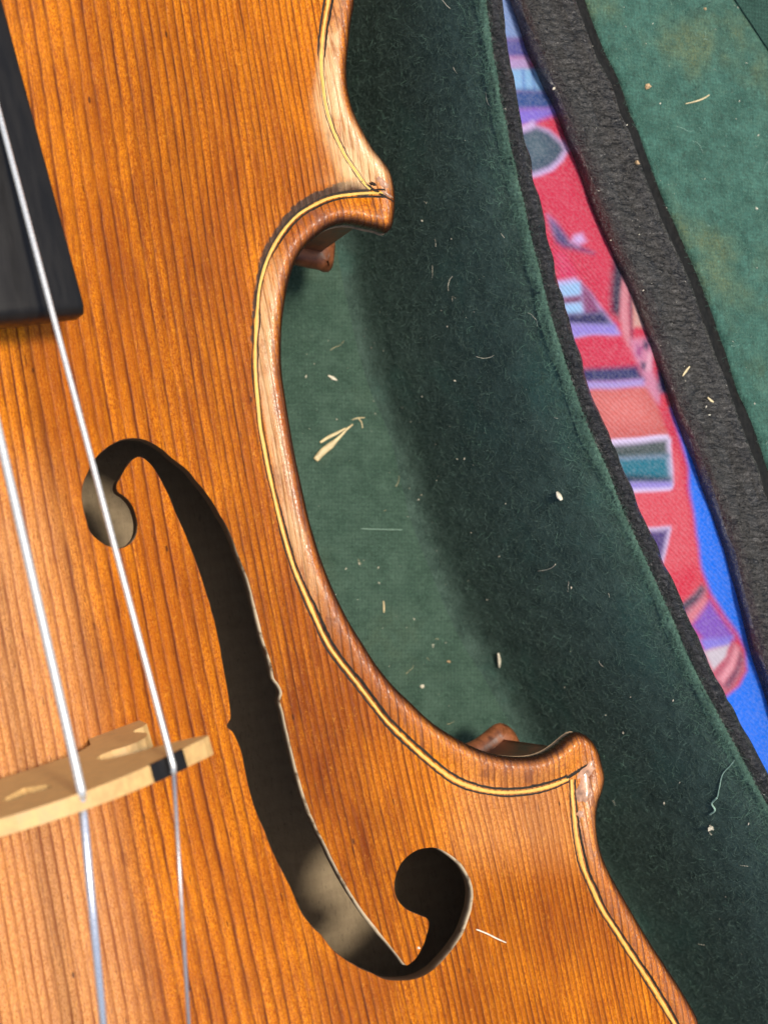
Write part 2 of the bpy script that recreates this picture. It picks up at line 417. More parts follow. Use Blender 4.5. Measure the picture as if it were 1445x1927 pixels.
outline = np.vstack((hs, (hs[1:-1] * (-1, 1))[::-1]))          # whole body, clockwise from top centre

# arching field on a raster
gx = np.arange(0, 11.4, .1); gy = np.arange(-20, 18.9, .1)
GX, GY = np.meshgrid(gx, gy, indexing='ij')
gp = np.stack((GX.ravel(), GY.ravel()), 1)
co_out = outline[::2]
gd = seg_dist(gp, co_out); gd[~inside(gp, co_out)] *= -1
gd = gd.reshape(GX.shape)
s = np.clip((gd - .45) / 5.4, 0, 1)
raw = 1.3 * (s * s * (3 - 2 * s) * .55 + np.sin(s * math.pi / 2) ** 1.5 * .45)
full = np.vstack((raw[:0:-1], raw))
kr = np.exp(-.5 * (np.arange(-12, 13) / 4.0) ** 2); kr /= kr.sum()
full = np.apply_along_axis(lambda a: np.convolve(np.pad(a, 12, 'edge'), kr, 'valid'), 0, full)
full = np.apply_along_axis(lambda a: np.convolve(np.pad(a, 12, 'edge'), kr, 'valid'), 1, full)
arch_r = full[len(gx) - 1:]
def bil(T, P):
    x = np.clip(np.abs(P[:, 0]) / .1, 0, len(gx) - 1.001); y = np.clip((P[:, 1] + 20) / .1, 0, len(gy) - 1.001)
    i = x.astype(int); j = y.astype(int); fx = x - i; fy = y - j
    return T[i, j] * (1 - fx) * (1 - fy) + T[i + 1, j] * fx * (1 - fy) + T[i, j + 1] * (1 - fx) * fy + T[i + 1, j + 1] * fx * fy
def edge_profile(d):
    z = np.full_like(d, -.095)
    a = d < .16; z[a] = -.2 + .2 * np.sqrt(np.clip(1 - (1 - d[a] / .16) ** 2, 0, 1))
    b = (d >= .16) & (d < .45); z[b] = -.095 * sstep(.16, .45, d[b])
    return z
def top_z(P, d=None):
    P = np.atleast_2d(np.asarray(P, float))
    if d is None: d = np.maximum(bil(gd, P), 0)
    return edge_profile(d) + bil(arch_r, P) * sstep(.38, 1.1, d)
def loc_on_top(pxs):
    out = []
    for u, v in pxs:
        z = .6
        for _ in range(8): z = .5 * z + .5 * float(top_z(to_local(unproj(u, v, z)))[0])
        out.append(to_local(unproj(u, v, z)))
    return np.array(out)

F_px = [(228,1032),(206,1029),(187,1018),(171,1002),(161,973),(154.7,941),(156,915),(164,892),(180,863),(203,841),(222,830),(241,825),(261,825),(280,830),(306,846),(325,863),(354,886),(376,912),(393,934),(409,960),(425,986),(438,1015),(450,1047),(463,1079),(473,1111),(483,1150),(495,1198),(505,1230),(514,1262),(516,1276),(526,1290),(531,1305),(527,1318),(532,1337),(540,1371),(548,1408),(559,1449),(574,1501),(593,1550),(615,1595),(641,1647),(675,1703),(709,1748),(739,1786),(752,1803),(760,1813),(764,1817),(769,1815),(782,1803),(798,1773),(807,1738),(804,1729),(790,1723),(771,1715),(755,1703),(746,1689),(742,1671),(745,1646),(755,1625),(771,1608),(790,1598),(817,1595),(844,1606),(868,1627),(883,1652),(890,1676),(888,1703),(880,1733),(868,1762),(849,1789),(830,1811),(809,1830),(779,1843),(752,1846),(725,1843),(698,1832),(671,1819),(641,1800),(620,1781),(604,1760),(585,1741),(568,1719),(555,1689),(544,1665),(528,1633),(518,1614),(496,1561),(477,1513),(466,1472),(455,1419),(445,1391),(437,1377),(427,1367),(433,1354),(434,1344),(432,1326),(425,1281),(419,1247),(412,1208),(402,1163),(389,1118),(373,1069),(354,1018),(331,966),(312,921),(293,886),(277,867),(264,860),(251,865),(238,880),(227,899),(220.6,912),(222,925),(235,934),(249,950),(257,973),(259,999),(250,1019)]
fh = spline(loc_on_top(F_px), .045, True)
fh = fh + (np.stack((vnoise(fh, 9, 3), vnoise(fh, 9, 4)), 1) - .5) * .009     # hand-cut, slightly ragged
fhL = (fh * (-1, 1))[::-1]

P1 = loc([(621,-60),(618,0),(614,25),(610,48),(607,76),(605,104),(605,131),(608,159),(612,191),(618,216),(626.5,242),(636,264),(652,296),(669,320),(684,342),(697,356)], -.08)
P2 = loc([(722,365),(694.6,363),(667,365),(636.5,368.5),(613.6,375),(588.7,387),(564,402),(543,422.5),(522,451.5),(505.7,482.7),(495,514),(488,545),(485,578),(482,622),(480.5,663),(480.5,690),(482.6,723),(486.7,764.5),(491,806),(497,837),(504,874.6),(511.6,910),(519,943),(527,977),(541.5,1030),(557,1077),(578,1126),(598.6,1173),(619,1214),(645,1250.7),(671,1284),(700,1322),(728,1357),(759.5,1388),(791,1418),(822,1444),(858,1469),(897,1484),(936,1491),(974.6,1491),(1013.6,1485.6),(1044.7,1476.5),(1070,1466)], -.08)
P3 = loc([(1076,1467),(1078,1507),(1080,1536),(1084,1575),(1090,1606),(1098,1636),(1113,1670),(1133,1712),(1155,1746),(1184,1792),(1215,1839),(1244,1885),(1266,1922),(1290,1962)], -.08)
P3 = np.vstack((P3, [(9.72, -10.0), (9.93, -11.3), (9.88, -13.0), (9.12, -15.1), (7.35, -16.9), (4.9, -17.98), (2.35, -18.4), (0, -18.45)]))
P1 = np.vstack(([(0, 17.3), (2.95, 17.2), (5.05, 16.78), (6.7, 15.8), (7.62, 14.4), (7.95, 12.8), (7.76, 11.1), (7.42, 9.6)], P1))

# ================================================================== VIOLIN
violin = empty('violin', (Ow[0], Ow[1], 0), VROT)
tag(violin, 'old orange-brown varnished violin with worn edges lying in the green-lined case', 'violin')

def in_view(P, z=.5, pad=140):
    uv = project(to_world(P, z)); return (uv[:, 0] > -pad) & (uv[:, 0] < IW + pad) & (uv[:, 1] > -pad) & (uv[:, 1] < IH + pad)

# outline: fine in view, coarse elsewhere
keep = in_view(outline) | (np.arange(len(outline)) % 4 == 0)
ol = outline[keep]
fine = in_view(fh)
def cands():
    hx = np.arange(-10.6, 10.7, .085); hy = np.arange(-19, 18, .075)
    X, Y = np.meshgrid(hx, hy, indexing='ij'); Y = Y + (np.arange(len(hx)) % 2)[:, None] * .0375
    p = np.stack((X.ravel(), Y.ravel()), 1); p += (rng.random(p.shape) - .5) * .02
    p = p[in_view(p)]
    X, Y = np.meshgrid(np.arange(-10.6, 10.7, .35), np.arange(-19, 18, .35), indexing='ij')
    q = np.stack((X.ravel(), Y.ravel()), 1); q = q[~in_view(q)]
    p = np.vstack((p, q))
    p = p[bil(gd, p) > .02]
    return p
pts = cands()
# rings close to the edge so the rounded rim and channel are smooth
tn = np.roll(ol, -1, 0) - np.roll(ol, 1, 0); tn /= np.linalg.norm(tn, axis=1)[:, None]
nin = np.stack((tn[:, 1], -tn[:, 0]), 1)
if not inside(ol[:1] + nin[:1] * .05, outline)[0]: nin = -nin
rings = [ol + nin * r for r in (.008, .025, .05, .08, .115, .16, .21, .26, .31, .36, .41, .46, .52)]
ringd = [np.full(len(ol), r) for r in (.008, .025, .05, .08, .115, .16, .21, .26, .31, .36, .41, .46, .52)]
pd = seg_dist(pts, ol)
m = (pd > .56) & inside(pts, ol)
pts, pd = pts[m], pd[m]
rp = np.vstack(rings); rdn = np.concatenate(ringd)
rd = seg_dist(rp, ol); m = (rd > rdn * .93) & inside(rp, ol); rp, rd = rp[m], rd[m]
pts = np.vstack((pts, rp)); pd = np.concatenate((pd, rd))
keepm = np.ones(len(pts), bool)
for f in (fh, fhL):
    bb = (pts > f.min(0) - .1).all(1) & (pts < f.max(0) + .1).all(1)
    idx = np.where(bb)[0]
    bad = inside(pts[idx], f) | (seg_dist(pts[idx], f) < .028)
    keepm[idx[bad]] = False
pts, pd = pts[keepm], pd[keepm]
fhLc = fhL[::2]
allp = np.vstack((ol, fh, fhLc, pts)); alld = np.concatenate((np.zeros(len(ol)), seg_dist(fh, ol), seg_dist(fhLc, ol), pd))
n0, n1, n2 = len(ol), len(fh), len(fhLc)
loop = lambda a, n: [(a + i, a + (i + 1) % n) for i in range(n)]
edges = loop(0, n0) + loop(n0, n1) + loop(n0 + n1, n2)
res = delaunay_2d_cdt([Vector(p) for p in allp], edges, [], 0, 1e-6)
ov = np.array([tuple(v) for v in res[0]]); of = np.array(res[2])
orig = [o[0] if len(o) else -1 for o in res[3]]
od = np.array([alld[o] if o >= 0 else 0 for o in orig])
cen = ov[of].mean(1)
ok = inside(cen, ol)
for f in (fh, fhLc):
    bb = (cen > f.min(0) - .1).all(1) & (cen < f.max(0) + .1).all(1); idx = np.where(bb)[0]
    ok[idx[inside(cen[idx], f)]] = False
of = of[ok]
a2 = np.cross(ov[of[:, 1]] - ov[of[:, 0]], ov[of[:, 2]] - ov[of[:, 0]]); of[a2 < 0] = of[a2 < 0][:, ::-1]
zt = top_z(ov, od)
zb = np.where(od < .3, -.42, zt - .30); zb = -.42 * (1 - sstep(.25, .9, od)) + (zt - .36) * sstep(.25, .9, od)
nv = len(ov)
inv = {o: i for i, o in enumerate(orig) if o >= 0}
V = [np.column_stack((ov, zt)), np.column_stack((ov, zb))]
Fs = [tuple(f) for f in of] + [tuple(f[::-1] + nv) for f in of]
fm = [0] * len(of) + [2] * len(of)
base_n = 2 * nv
extra, eworn = [], []
# outer side: round under
o_idx = [inv[i] for i in range(n0)]
rim_rings = [(0.0, -.2), (.0, -.27), (-.012, -.34), (-.045, -.40), (-.09, -.42)]
start = base_n
for off, z in rim_rings:
    extra.append(np.column_stack((ol + nin * -off, np.full(n0, z))))
for r in range(len(rim_rings) - 1):
    for i in range(n0):
        j = (i + 1) % n0
        Fs.append((start + r * n0 + i, start + r * n0 + j, start + (r + 1) * n0 + j, start + (r + 1) * n0 + i)); fm.append(0)
base_n += len(rim_rings) * n0
rim_count = len(rim_rings) * n0
# f-hole walls
wall_worn = []
def hole_wall(loopp, off, n, cream):
    global base_n
    idx = [inv[off + i] for i in range(n)]
    zt_ = zt[idx]; t_ = np.roll(loopp, -1, 0) - np.roll(loopp, 1, 0); t_ /= np.linalg.norm(t_, axis=1)[:, None]
    nn = np.stack((t_[:, 1], -t_[:, 0]), 1)
    if not inside(loopp[:1] + nn[:1] * .02, loopp)[0]: nn = -nn      # into the hole
    wv = .25 + .9 * vnoise(loopp, 2.2, 9)
    rs = [(0, 0), (.014, -.020), (.026, -.06), (.016, -.2), (.0, -.36)]
    for k_, (o_, z_) in enumerate(rs):
        sc = (wv * cream * 1.2 + .4)[:, None] if 0 < k_ < 4 else 1
        extra.append(np.column_stack((loopp + nn * o_ * sc, zt_ + z_)))
        wall_worn.append(cream * (1.0 if k_ < 2 else .35 if k_ == 2 else 0))
    for r in range(len(rs) - 1):
        for i in range(n):
            j = (i + 1) % n
            Fs.append((base_n + r * n + i, base_n + r * n + j, base_n + (r + 1) * n + j, base_n + (r + 1) * n + i)); fm.append(1)
    base_n += len(rs) * n
# bare chipped wood shows on the outer edge of the stem and round the lower eye
uvf = project(to_world(fh, top_z(fh)))
tF = np.roll(fh, -1, 0) - np.roll(fh, 1, 0); tF /= np.linalg.norm(tF, axis=1)[:, None]; nF = np.stack((tF[:, 1], -tF[:, 0]), 1)
if not inside(fh[:1] + nF[:1] * .02, fh)[0]: nF = -nF
cream = sstep(.25, .8, -nF[:, 0]) * sstep(960, 1120, uvf[:, 1])
hole_wall(fh, n0, n1, cream)
hole_wall(fhLc, n0 + n1, n2, np.zeros(n2))
VV = np.vstack(V + extra)
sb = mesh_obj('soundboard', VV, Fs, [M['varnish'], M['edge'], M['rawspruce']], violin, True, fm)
# attributes: growth-ring phase, distance to the edge, worn band with painted sheen, painted sheen on the plate
xs = np.linspace(0, 11, 400)
lam = np.interp(xs, [0, .9, 1.5, 2.7, 3.4, 4.2, 5.2, 7, 8.5, 11], [.13, .14, .185, .195, .165, .135, .115, .098, .09, .09])
ph = np.concatenate(([0], np.cumsum(.5 * (1 / lam[1:] + 1 / lam[:-1]) * np.diff(xs))))
PX = VV[:, :2]
attr(sb, 'grain', np.interp(np.abs(PX[:, 0]), xs, ph) * np.sign(PX[:, 0]) + 200)
dd = np.zeros(len(VV)); dd[:nv] = od; dd[nv:2 * nv] = 1
wall0 = 2 * nv + rim_count; dd[2 * nv:wall0] = -.05; dd[wall0:] = 1
attr(sb, 'edge_d', dd)
uv = project(to_world(PX, VV[:, 2]))
band = sstep(.15, .23, dd + (vnoise(PX, 3.5, 91) - .5) * .09) * (1 - sstep(.34, .42, dd))
along = (1 - .9 * sstep(1000, 1230, uv[:, 1])) * sstep(440, 560, uv[:, 1] + .0 * uv[:, 0] + 600 * (uv[:, 1] < 340)) * (1 - .6 * (uv[:, 1] < 60))
corner = np.exp(-(((uv[:, 0] - 690) / 55) ** 2 + ((uv[:, 1] - 300) / 75) ** 2))
upper = (1 - sstep(330, 350, uv[:, 1])) * sstep(.12, .2, dd) * (1 - sstep(.40, .52 + .25 * sstep(120, 230, uv[:, 1]), dd)) * sstep(20, 160, uv[:, 1])
wear_sheen_top = np.clip(band * along * .75 + corner * .8 * (uv[:, 1] < 355) + upper * .9, 0, 1)  # real wear and painted sky reflection share this mask
wear_sheen_top[nv:] = 0
wear_sheen_top[wall0:] = np.concatenate(wall_worn)
attr(sb, 'worn', wear_sheen_top)
pale = sstep(760, 1050, uv[:, 1] + .0 * uv[:, 0]) * (1 - sstep(40, 210, uv[:, 0] - .16 * (uv[:, 1] - 1000))) * .8  # sky sheen on the left side, painted as paler varnish
pale = np.maximum(pale, .45 * sstep(1380, 1500, uv[:, 1]) * sstep(800, 900, uv[:, 0]) * (1 - sstep(1560, 1680, uv[:, 1])))  # same painted sheen near the lower corner
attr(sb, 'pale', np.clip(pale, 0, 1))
patina = np.zeros(len(VV))
for cx_, cy_, rx_, ry_, a_ in ((300, 190, 90, 190, .55), (350, 560, 80, 260, .6), (470, 250, 60, 200, .35), (500, 1120, 70, 180, .65), (590, 1370, 90, 190, .8), (690, 1600, 60, 130, .75), (960, 1720, 150, 90, .5), (830, 1880, 200, 70, .35), (400, 1150, 30, 200, .4), (430, 760, 60, 150, .5), (1010, 1530, 30, 60, .4)):
    patina = np.maximum(patina, a_ * np.exp(-.5 * (((uv[:, 0] - cx_ - .17 * (uv[:, 1] - cy_)) / rx_) ** 2 + ((uv[:, 1] - cy_) / ry_) ** 2)))
attr(sb, 'patina', np.clip(patina * 1.12, 0, 1))
c2 = spline(P2, .06); d2 = seg_dist(PX, c2, False)
inn = dd > seg_dist(np.array([c2[len(c2) // 2]]), ol)[0] * .98
reach = .02 + .20 * np.exp(-((uv[:, 0] - 655) / 75) ** 2) * (uv[:, 1] < 470) + .07 * sstep(560, 470, uv[:, 1]) * (uv[:, 0] < 600)
gr = (1 - sstep(.5, 1.0, d2 / (reach + .06))) * inn * (uv[:, 1] < 640)
dpu = np.minimum(np.minimum(d2, seg_dist(PX, spline(P1, .06), False)), seg_dist(PX, spline(P3, .06), False))
gr = np.maximum(gr, .42 * (1 - sstep(.05, .15, dpu)))
gr = np.maximum(gr, .5 * np.exp(-((uv[:, 0] - 620) / 22) ** 2 - ((uv[:, 1] - 262) / 40) ** 2))
fd = np.full(len(VV), 9.0); fd[:nv] = seg_dist(VV[:nv, :2], fh)
gr = np.maximum(gr, .34 * (1 - sstep(.0, .08, fd)))
gr[nv:] = 0
attr(sb, 'grime', gr)

def ribbon(name, path2, half_l, half_r, lift, mat, parent, nacross=3):
    """thin inlaid strip following the soundboard; half widths may vary along it"""
    P = np.asarray(path2, float); T = np.gradient(P, axis=0); T /= np.linalg.norm(T, axis=1)[:, None]
    N = np.stack((-T[:, 1], T[:, 0]), 1); n = len(P)
    hl = np.broadcast_to(np.asarray(half_l, float), (n,)); hr = np.broadcast_to(np.asarray(half_r, float), (n,))
    cols = []
    for q in np.linspace(0, 1, nacross):
        o = (hl * (1 - q) + hr * q)[:, None]; X = P + N * o
        z = top_z(X, seg_dist(X, ol)) + lift - (.012 if q in (0.0, 1.0) else 0)
        cols.append(np.column_stack((X, z)))
    Vr = np.stack(cols, 1).reshape(-1, 3)
    o = mesh_obj(name, Vr, grid_faces(n, nacross), mat, parent); return o

def jit(P, sc, seed, amp): return (vnoise(P, sc, seed) - .5) * 2 * amp
def purfling(pts_, inner_extra=None, outer_extra=None, bw=None):
    c = spline(pts_, .035); n = len(c)
    hw = .0265 + jit(c, 4, 21, .005)
    y = ribbon('purfling', c, hw, -hw, .010, M['yellow'], violin)
    ie = np.zeros(n) if inner_extra is None else inner_extra(c)
    oe = np.zeros(n) if outer_extra is None else outer_extra(c)
    k_ = 1.0 if bw is None else bw(c)
    a = hw + k_ * .070 + jit(c, 2.5, 22, .016) + jit(c, 22, 25, .008)
    ribbon('black_strip', c, a + oe, hw - .004, .006, M['black'], y)
    b = hw + k_ * .056 + jit(c, 2.5, 23, .016) + jit(c, 22, 26, .008)
    ribbon('black_strip', c, -(hw - .004), -(b + ie), .006, M['black'], y)
    return y, c
def inner2(c):
    q = project(to_world(c, -.08))
    return (0 * q[:, 0]) * (.55 + .9 * vnoise(c, 7, 31))
purfling(P1, None, None, lambda c: .25 + .75 * sstep(125, 85, project(to_world(c, -.08))[:, 1]))
# which side is inward depends on path direction: these run downward with the body on the left-hand (image) side
purfling(P2, inner2, None, lambda c: .42 + .6 * sstep(900, 1200, project(to_world(c, -.08))[:, 1]) + .4 * sstep(470, 400, project(to_world(c, -.08))[:, 1]))
purfling(P3, None, None, lambda c: .8 + 0 * c[:, 0])
# black mitre at the lower corner and the crack at the upper one
ribbon('black_mitre', spline(loc([(1068,1466),(1088,1453),(1108,1439)], -.05), .05), .045, -.03, .008, M['black'], violin)
ck = spline(loc([(683,338),(697,352),(712,364),(727,374),(740,380)], -.03), .04)
ribbon('corner_crack', ck, .02 + jit(ck, 6, 41, .02) + .02, -.02 - jit(ck, 8, 42, .015), .008, M['stain'], violin)
# ribs: wall between the plates
def inset(d, step=1):
    p = ol + nin * d; rdd = seg_dist(p, ol); p = p[rdd > d * .92]; return p
def rib_mesh():
    p = inset(.27); n = len(p)
    q = inset(.27 + .12); 
    V_ = np.vstack((np.column_stack((p, np.full(n, -.40))), np.column_stack((p, np.full(n, -3.45)))))
    return V_, [(i, (i + 1) % n, n + (i + 1) % n, n + i) for i in range(n)]
Vr, Fr = rib_mesh(); rib = mesh_obj('rib', Vr, Fr, [M['maple']], violin)
def ring_wall(name, d0, d1, z0, z1, mat):
    p = inset(d0); n = len(p); pi = inset(d1)
    V_ = np.vstack((np.column_stack((p, np.full(n, z0))), np.column_stack((p, np.full(n, z1)))))
    return mesh_obj(name, V_, [(i, n + i, n + (i + 1) % n, (i + 1) % n) for i in range(n)], mat, violin)
ring_wall('rib_lining', .40, .4, -.42, -3.42, M['inside'])
# back plate: rounded edge, hollow arched away from the soundboard
def back():
    rs = [(.30, -3.46), (.16, -3.45), (.06, -3.50), (0, -3.62), (.02, -3.74), (.1, -3.82), (.3, -3.85)]
    V_, Fc = [], []
    n = len(ol)
    for r, z in rs: V_.append(np.column_stack((ol + nin * r, np.full(n, z))))
    for r in range(len(rs) - 1):
        for i in range(n):
            j = (i + 1) % n; Fc.append((r * n + i, (r + 1) * n + i, (r + 1) * n + j, r * n + j))
    o = mesh_obj('back_plate', np.vstack(V_), Fc, M['maple'], violin)
    X, Y = np.meshgrid(np.arange(-10.6, 10.7, .2), np.arange(-19, 18, .2), indexing='ij')
    g = np.stack((X.ravel(), Y.ravel()), 1); dg = bil(gd, g); nr, nc = X.shape
    zi = -3.44 - bil(arch_r, g) * .48; zo = zi - .35
    okg = (dg > .2).reshape(nr, nc)
    for nm, zz, mt, flip in (('back_inside', zi, M['inside'], False), ('back_outside', zo - .06, M['maple'], True)):
        Fg = []
        for i in range(nr - 1):
            for j in range(nc - 1):
                if okg[i, j] and okg[i + 1, j] and okg[i, j + 1] and okg[i + 1, j + 1]:
                    q = (i * nc + j, (i + 1) * nc + j, (i + 1) * nc + j + 1, i * nc + j + 1); Fg.append(q[::-1] if flip else q)
        mesh_obj(nm, np.column_stack((g, zz)), Fg, mt, o)
back()

# ------------------------------------------------------------------ fingerboard (ebony), neck
ZF = 2.25
fbR = loc([(8, 0), (33, 90), (66, 219), (100, 332), (133, 458.5), (154.5, 548), (160, 574)], ZF)
p0, p1 = fbR[-1], fbR[0]; sl = (p1 - p0) / (p1[1] - p0[1])
def fb():
    yend = p0[1]; nst = 40; rows = []
    ys = np.concatenate(([yend - .10, yend - .075, yend - .03, yend, yend + .05, yend + .14], np.linspace(yend + .4, 24.0, nst)))
    Vf = []; cross = 17
    for q, y in enumerate(ys):
        hw = p0[0] + sl[0] * (max(y, yend) - yend); hw = max(hw, 1.15)
        e = max(0, yend + .05 - y)
        zed = ZF - .028 * (y - yend)
        for c in range(cross):
            t = -1 + 2 * c / (cross - 1); x = hw * t
            z = zed + .42 * (1 - t * t)
            if abs(t) > .999: z -= .03
            z -= e * e * 6
            Vf.append((x, y, z))
        for c in range(cross - 1, -1, -1):
            t = -1 + 2 * c / (cross - 1)
            zz = zed - .62 + .15 * (1 - t * t)
            Vf.append((hw * t * .985, y + (.0 if e > 0 else 0), zz))
    k_ = cross * 2
    Fc = grid_faces(len(ys), k_, True)
    Fc.append(tuple(range(k_))[::-1]); Fc.append(tuple((len(ys) - 1) * k_ + j for j in range(k_)))
    o = mesh_obj('fingerboard', Vf, [f[::-1] for f in Fc], M['ebony'], violin)
    bv = o.modifiers.new('soften', 'BEVEL'); bv.width = .05; bv.segments = 3; bv.limit_method = 'ANGLE'; bv.angle_limit = math.radians(50)
    nk = []; ysn = np.linspace(13.5, 24, 8)
    for y in ysn:
        hw = max(p0[0] + sl[0] * (y - yend), 1.15) * .9
        for c in range(13):
            a = math.pi * c / 12; nk.append((hw * math.cos(a), y, ZF - .028 * (y - yend) - .6 - math.sin(a) * (1.6 if y > 17.8 else 3.2)))
    mesh_obj('neck', nk, grid_faces(8, 13), M['maple'], violin)
fb()

# ------------------------------------------------------------------ bridge
ZTE = 3.95
eB = to_local(unproj(325, 1441, ZTE)); aB = to_local(unproj(152, 1486, 4.38))
xc = eB[0] - 1.72; YB = .5 * (eB[1] + aB[1])
print('bridge E', eB, 'A', aB, 'centre x', xc)
TB = math.radians(6)
br = empty('bridge', (eB[0] - 1.72 * math.cos(TB), eB[1] - 1.72 * math.sin(TB), 0), TB); br.parent = violin
def crown(x): return 4.50 - .187 * x * x - .004 * x ** 4
def bridge_half():
    foot = lambda x: float(top_z([(xc + x, YB + .3)])[0]) - .01
    r = [(x, crown(x)) for x in (0, .3, .6, .9, 1.2, 1.5, 1.8, 2.05)] + [(2.26, 3.5), (2.36, 3.38), (2.28, 3.28), (2.0, 3.12), (1.75, 3.05), (1.45, 3.02), (1.2, 2.92), (1.06, 2.76), (1.02, 2.58), (1.1, 2.42), (1.28, 2.36),
         (1.45, 2.38), (1.6, 2.34), (1.74, 2.22), (1.82, 2.05), (1.84, 1.85), (1.78, 1.66), (1.72, 1.5), (1.76, 1.4), (1.9, 1.32), (1.98, 1.2), (1.97, foot(1.97)), (1.6, foot(1.6)), (1.2, foot(1.2)), (1.16, 1.32), (1.14, 1.45), (1.0, 1.66), (.8, 1.8), (.4, 1.88), (0, 1.9)]
    return r
hf = bridge_half()
bl = hf + [(-x, z) for x, z in hf[-2:0:-1]]
bl = np.array(bl)
heart = np.array([(.0, 3.02), (.12, 3.12), (.26, 3.26), (.32, 3.42), (.27, 3.56), (.15, 3.6), (.04, 3.52), (0, 3.44), (-.04, 3.52), (-.15, 3.6), (-.27, 3.56), (-.32, 3.42), (-.26, 3.26), (-.12, 3.12)])
def yf(z): return .075 + (4.5 - z) * .08
def yb(z): return -.13 + (4.5 - z) * .045
def bridge_mesh():
    P = np.vstack((bl, heart)); nb, nh = len(bl), len(heart)
    r = delaunay_2d_cdt([Vector(p) for p in P], loop(0, nb) + loop(nb, nh), [], 0, 1e-6)
    v = np.array([tuple(a) for a in r[0]]); f = np.array(r[2]); c = v[f].mean(1)
    f = f[inside(c, bl) & ~inside(c, heart)]
    a2_ = np.cross(v[f[:, 1]] - v[f[:, 0]], v[f[:, 2]] - v[f[:, 0]]); f[a2_ < 0] = f[a2_ < 0][:, ::-1]
    n = len(v)
    Vb = [(x, yf(z), z) for x, z in v] + [(x, yb(z), z) for x, z in v]
    Fb = [tuple(t[::-1]) for t in f] + [tuple(t + n) for t in f]
    for a, cnt in ((0, nb), (nb, nh)):
        k0 = len(Vb)
        L_ = P[a:a + cnt]
        Vb += [(x, yf(z), z) for x, z in L_] + [(x, yb(z), z) for x, z in L_]
        for i in range(cnt):
            j = (i + 1) % cnt; q = (k0 + i, k0 + j, k0 + cnt + j, k0 + cnt + i); Fb.append(q if a == 0 else q[::-1])
    o = mesh_obj('body', Vb, Fb, M['bridge'], br, False)
    bv = o.modifiers.new('soften', 'BEVEL'); bv.width = .018; bv.segments = 2; bv.limit_method = 'ANGLE'; bv.angle_limit = math.radians(45)
bridge_mesh()
def inlay():
    xs_ = np.linspace(1.43, 1.93, 7); Vi = []
    for x in xs_:
        zc_ = crown(x) + .006
        for (y, z) in ((yf(zc_) + .006, zc_ - .17), (yf(zc_) + .006, zc_), (yb(zc_) - .006, zc_), (yb(zc_) - .006, zc_ - .17)): Vi.append((x, y, z))
    Fi = grid_faces(7, 4, True) + [(0, 1, 2, 3), (27, 26, 25, 24)]
    mesh_obj('string_inlay', Vi, Fi, M['ebony'], br, False)
inlay()

# ------------------------------------------------------------------ strings: fingerboard - bridge - tailpiece
def loc3(u, v, z): return np.array((*to_local(unproj(u, v, z)), z))
eF, aF = loc3(101, 596, 2.98), loc3(-50, 596, 3.10)
aF = loc3(-52, 596, 3.16)
eT, aT = loc3(357, 1950, 3.20), loc3(197, 1950, 3.45)
eK = np.array((*eB, ZTE + .045)); aK = np.array((*aB, 4.38 + .06))
def string(pF, pB, pT, r, mats, thin=.9):
    up = pF + (pF - pB) * 2.6
    k1 = pB + (pT - pB) / np.linalg.norm(pT - pB) * .10
    tail = pB + (pT - pB) * 1.35
    V_, F_ = tube_geo([up, pF, pB + (pF - pB) * .02, pB, k1], r, 12)
    o = mesh_obj('string', V_, F_, mats[0], violin)
    V_, F_ = tube_geo([k1, .5 * (k1 + tail), tail], r * thin, 12)
    mesh_obj('afterlength', V_, F_, mats[1], o)
string(eF, eK, eT, .040, (M['silver'], M['steel']), .68)
string(aF, aK, aT, .060, (M['silver'], M['wound2']))
mir = lambda p, dz: np.array((2 * xc - p[0] - .5, p[1], p[2] + dz))
string(mir(aF, 0), mir(aK, 0), mir(aT, 0), .065, (M['silver'], M['silver']))
string(mir(eF, 0), mir(eK, 0), mir(eT, 0), .075, (M['silver'], M['silver']))
tp = []
for y, hw, z in ((YB - 5.4, 2.3, 3.3), (YB - 8, 1.9, 2.6), (YB - 11, 1.5, 1.9), (YB - 13.5, 1.1, 1.4)):
    for c in range(9):
        t = -1 + c / 4; tp.append((xc + hw * t, y, z + .4 * (1 - t * t)))
    for c in range(8, -1, -1):
        t = -1 + c / 4; tp.append((xc + hw * t, y, z - .5))
mesh_obj('tailpiece', tp, [f[::-1] for f in grid_faces(4, 18, True)] + [tuple(range(18)), tuple(range(71, 53, -1))], M['ebony'], violin)

# varnish lumps and chips at the two corners
def lump(px, rx, ry, h, rot, mat, seed):
    r = random.Random(seed)
    p = loc(px if isinstance(px[0], tuple) else [px], -.02)[0]; z0 = float(top_z([p], seg_dist(np.array([p]), ol))[0])
    Vl = [(p[0], p[1], z0 + h)]; ns = 14
    prof = [1 + .35 * (r.random() - .5) * 2 for _ in range(ns)]
    for q, hh in ((.45, .85), (.8, .45), (1.0, -.15)):
        for i in range(ns):
            a = 2 * math.pi * i / ns; x = rx * q * prof[i] * math.cos(a); y = ry * q * prof[i] * math.sin(a)
            X = p[0] + x * math.cos(rot) - y * math.sin(rot); Y = p[1] + x * math.sin(rot) + y * math.cos(rot)
            zz = float(top_z([(X, Y)], seg_dist(np.array([(X, Y)]), ol))[0])
            Vl.append((X, Y, zz + h * hh * (1 + .5 * (r.random() - .5))))
    Fl = [(0, 1 + i, 1 + (i + 1) % ns) for i in range(ns)]
    for k_ in range(2):
        for i in range(ns):
            j = (i + 1) % ns; Fl.append((1 + k_ * ns + i, 1 + (k_ + 1) * ns + i, 1 + (k_ + 1) * ns + j, 1 + k_ * ns + j))
    mesh_obj('varnish_lump', Vl, Fl, mat, violin)
lump((1105,1450), .17, .08, .022, .6, M['wax'], 1)
lump((1099,1484), .23, .10, .026, 1.25, M['wax'], 2)
lump((1092,1533), .07, .05, .03, 1.2, M['wax'], 3)
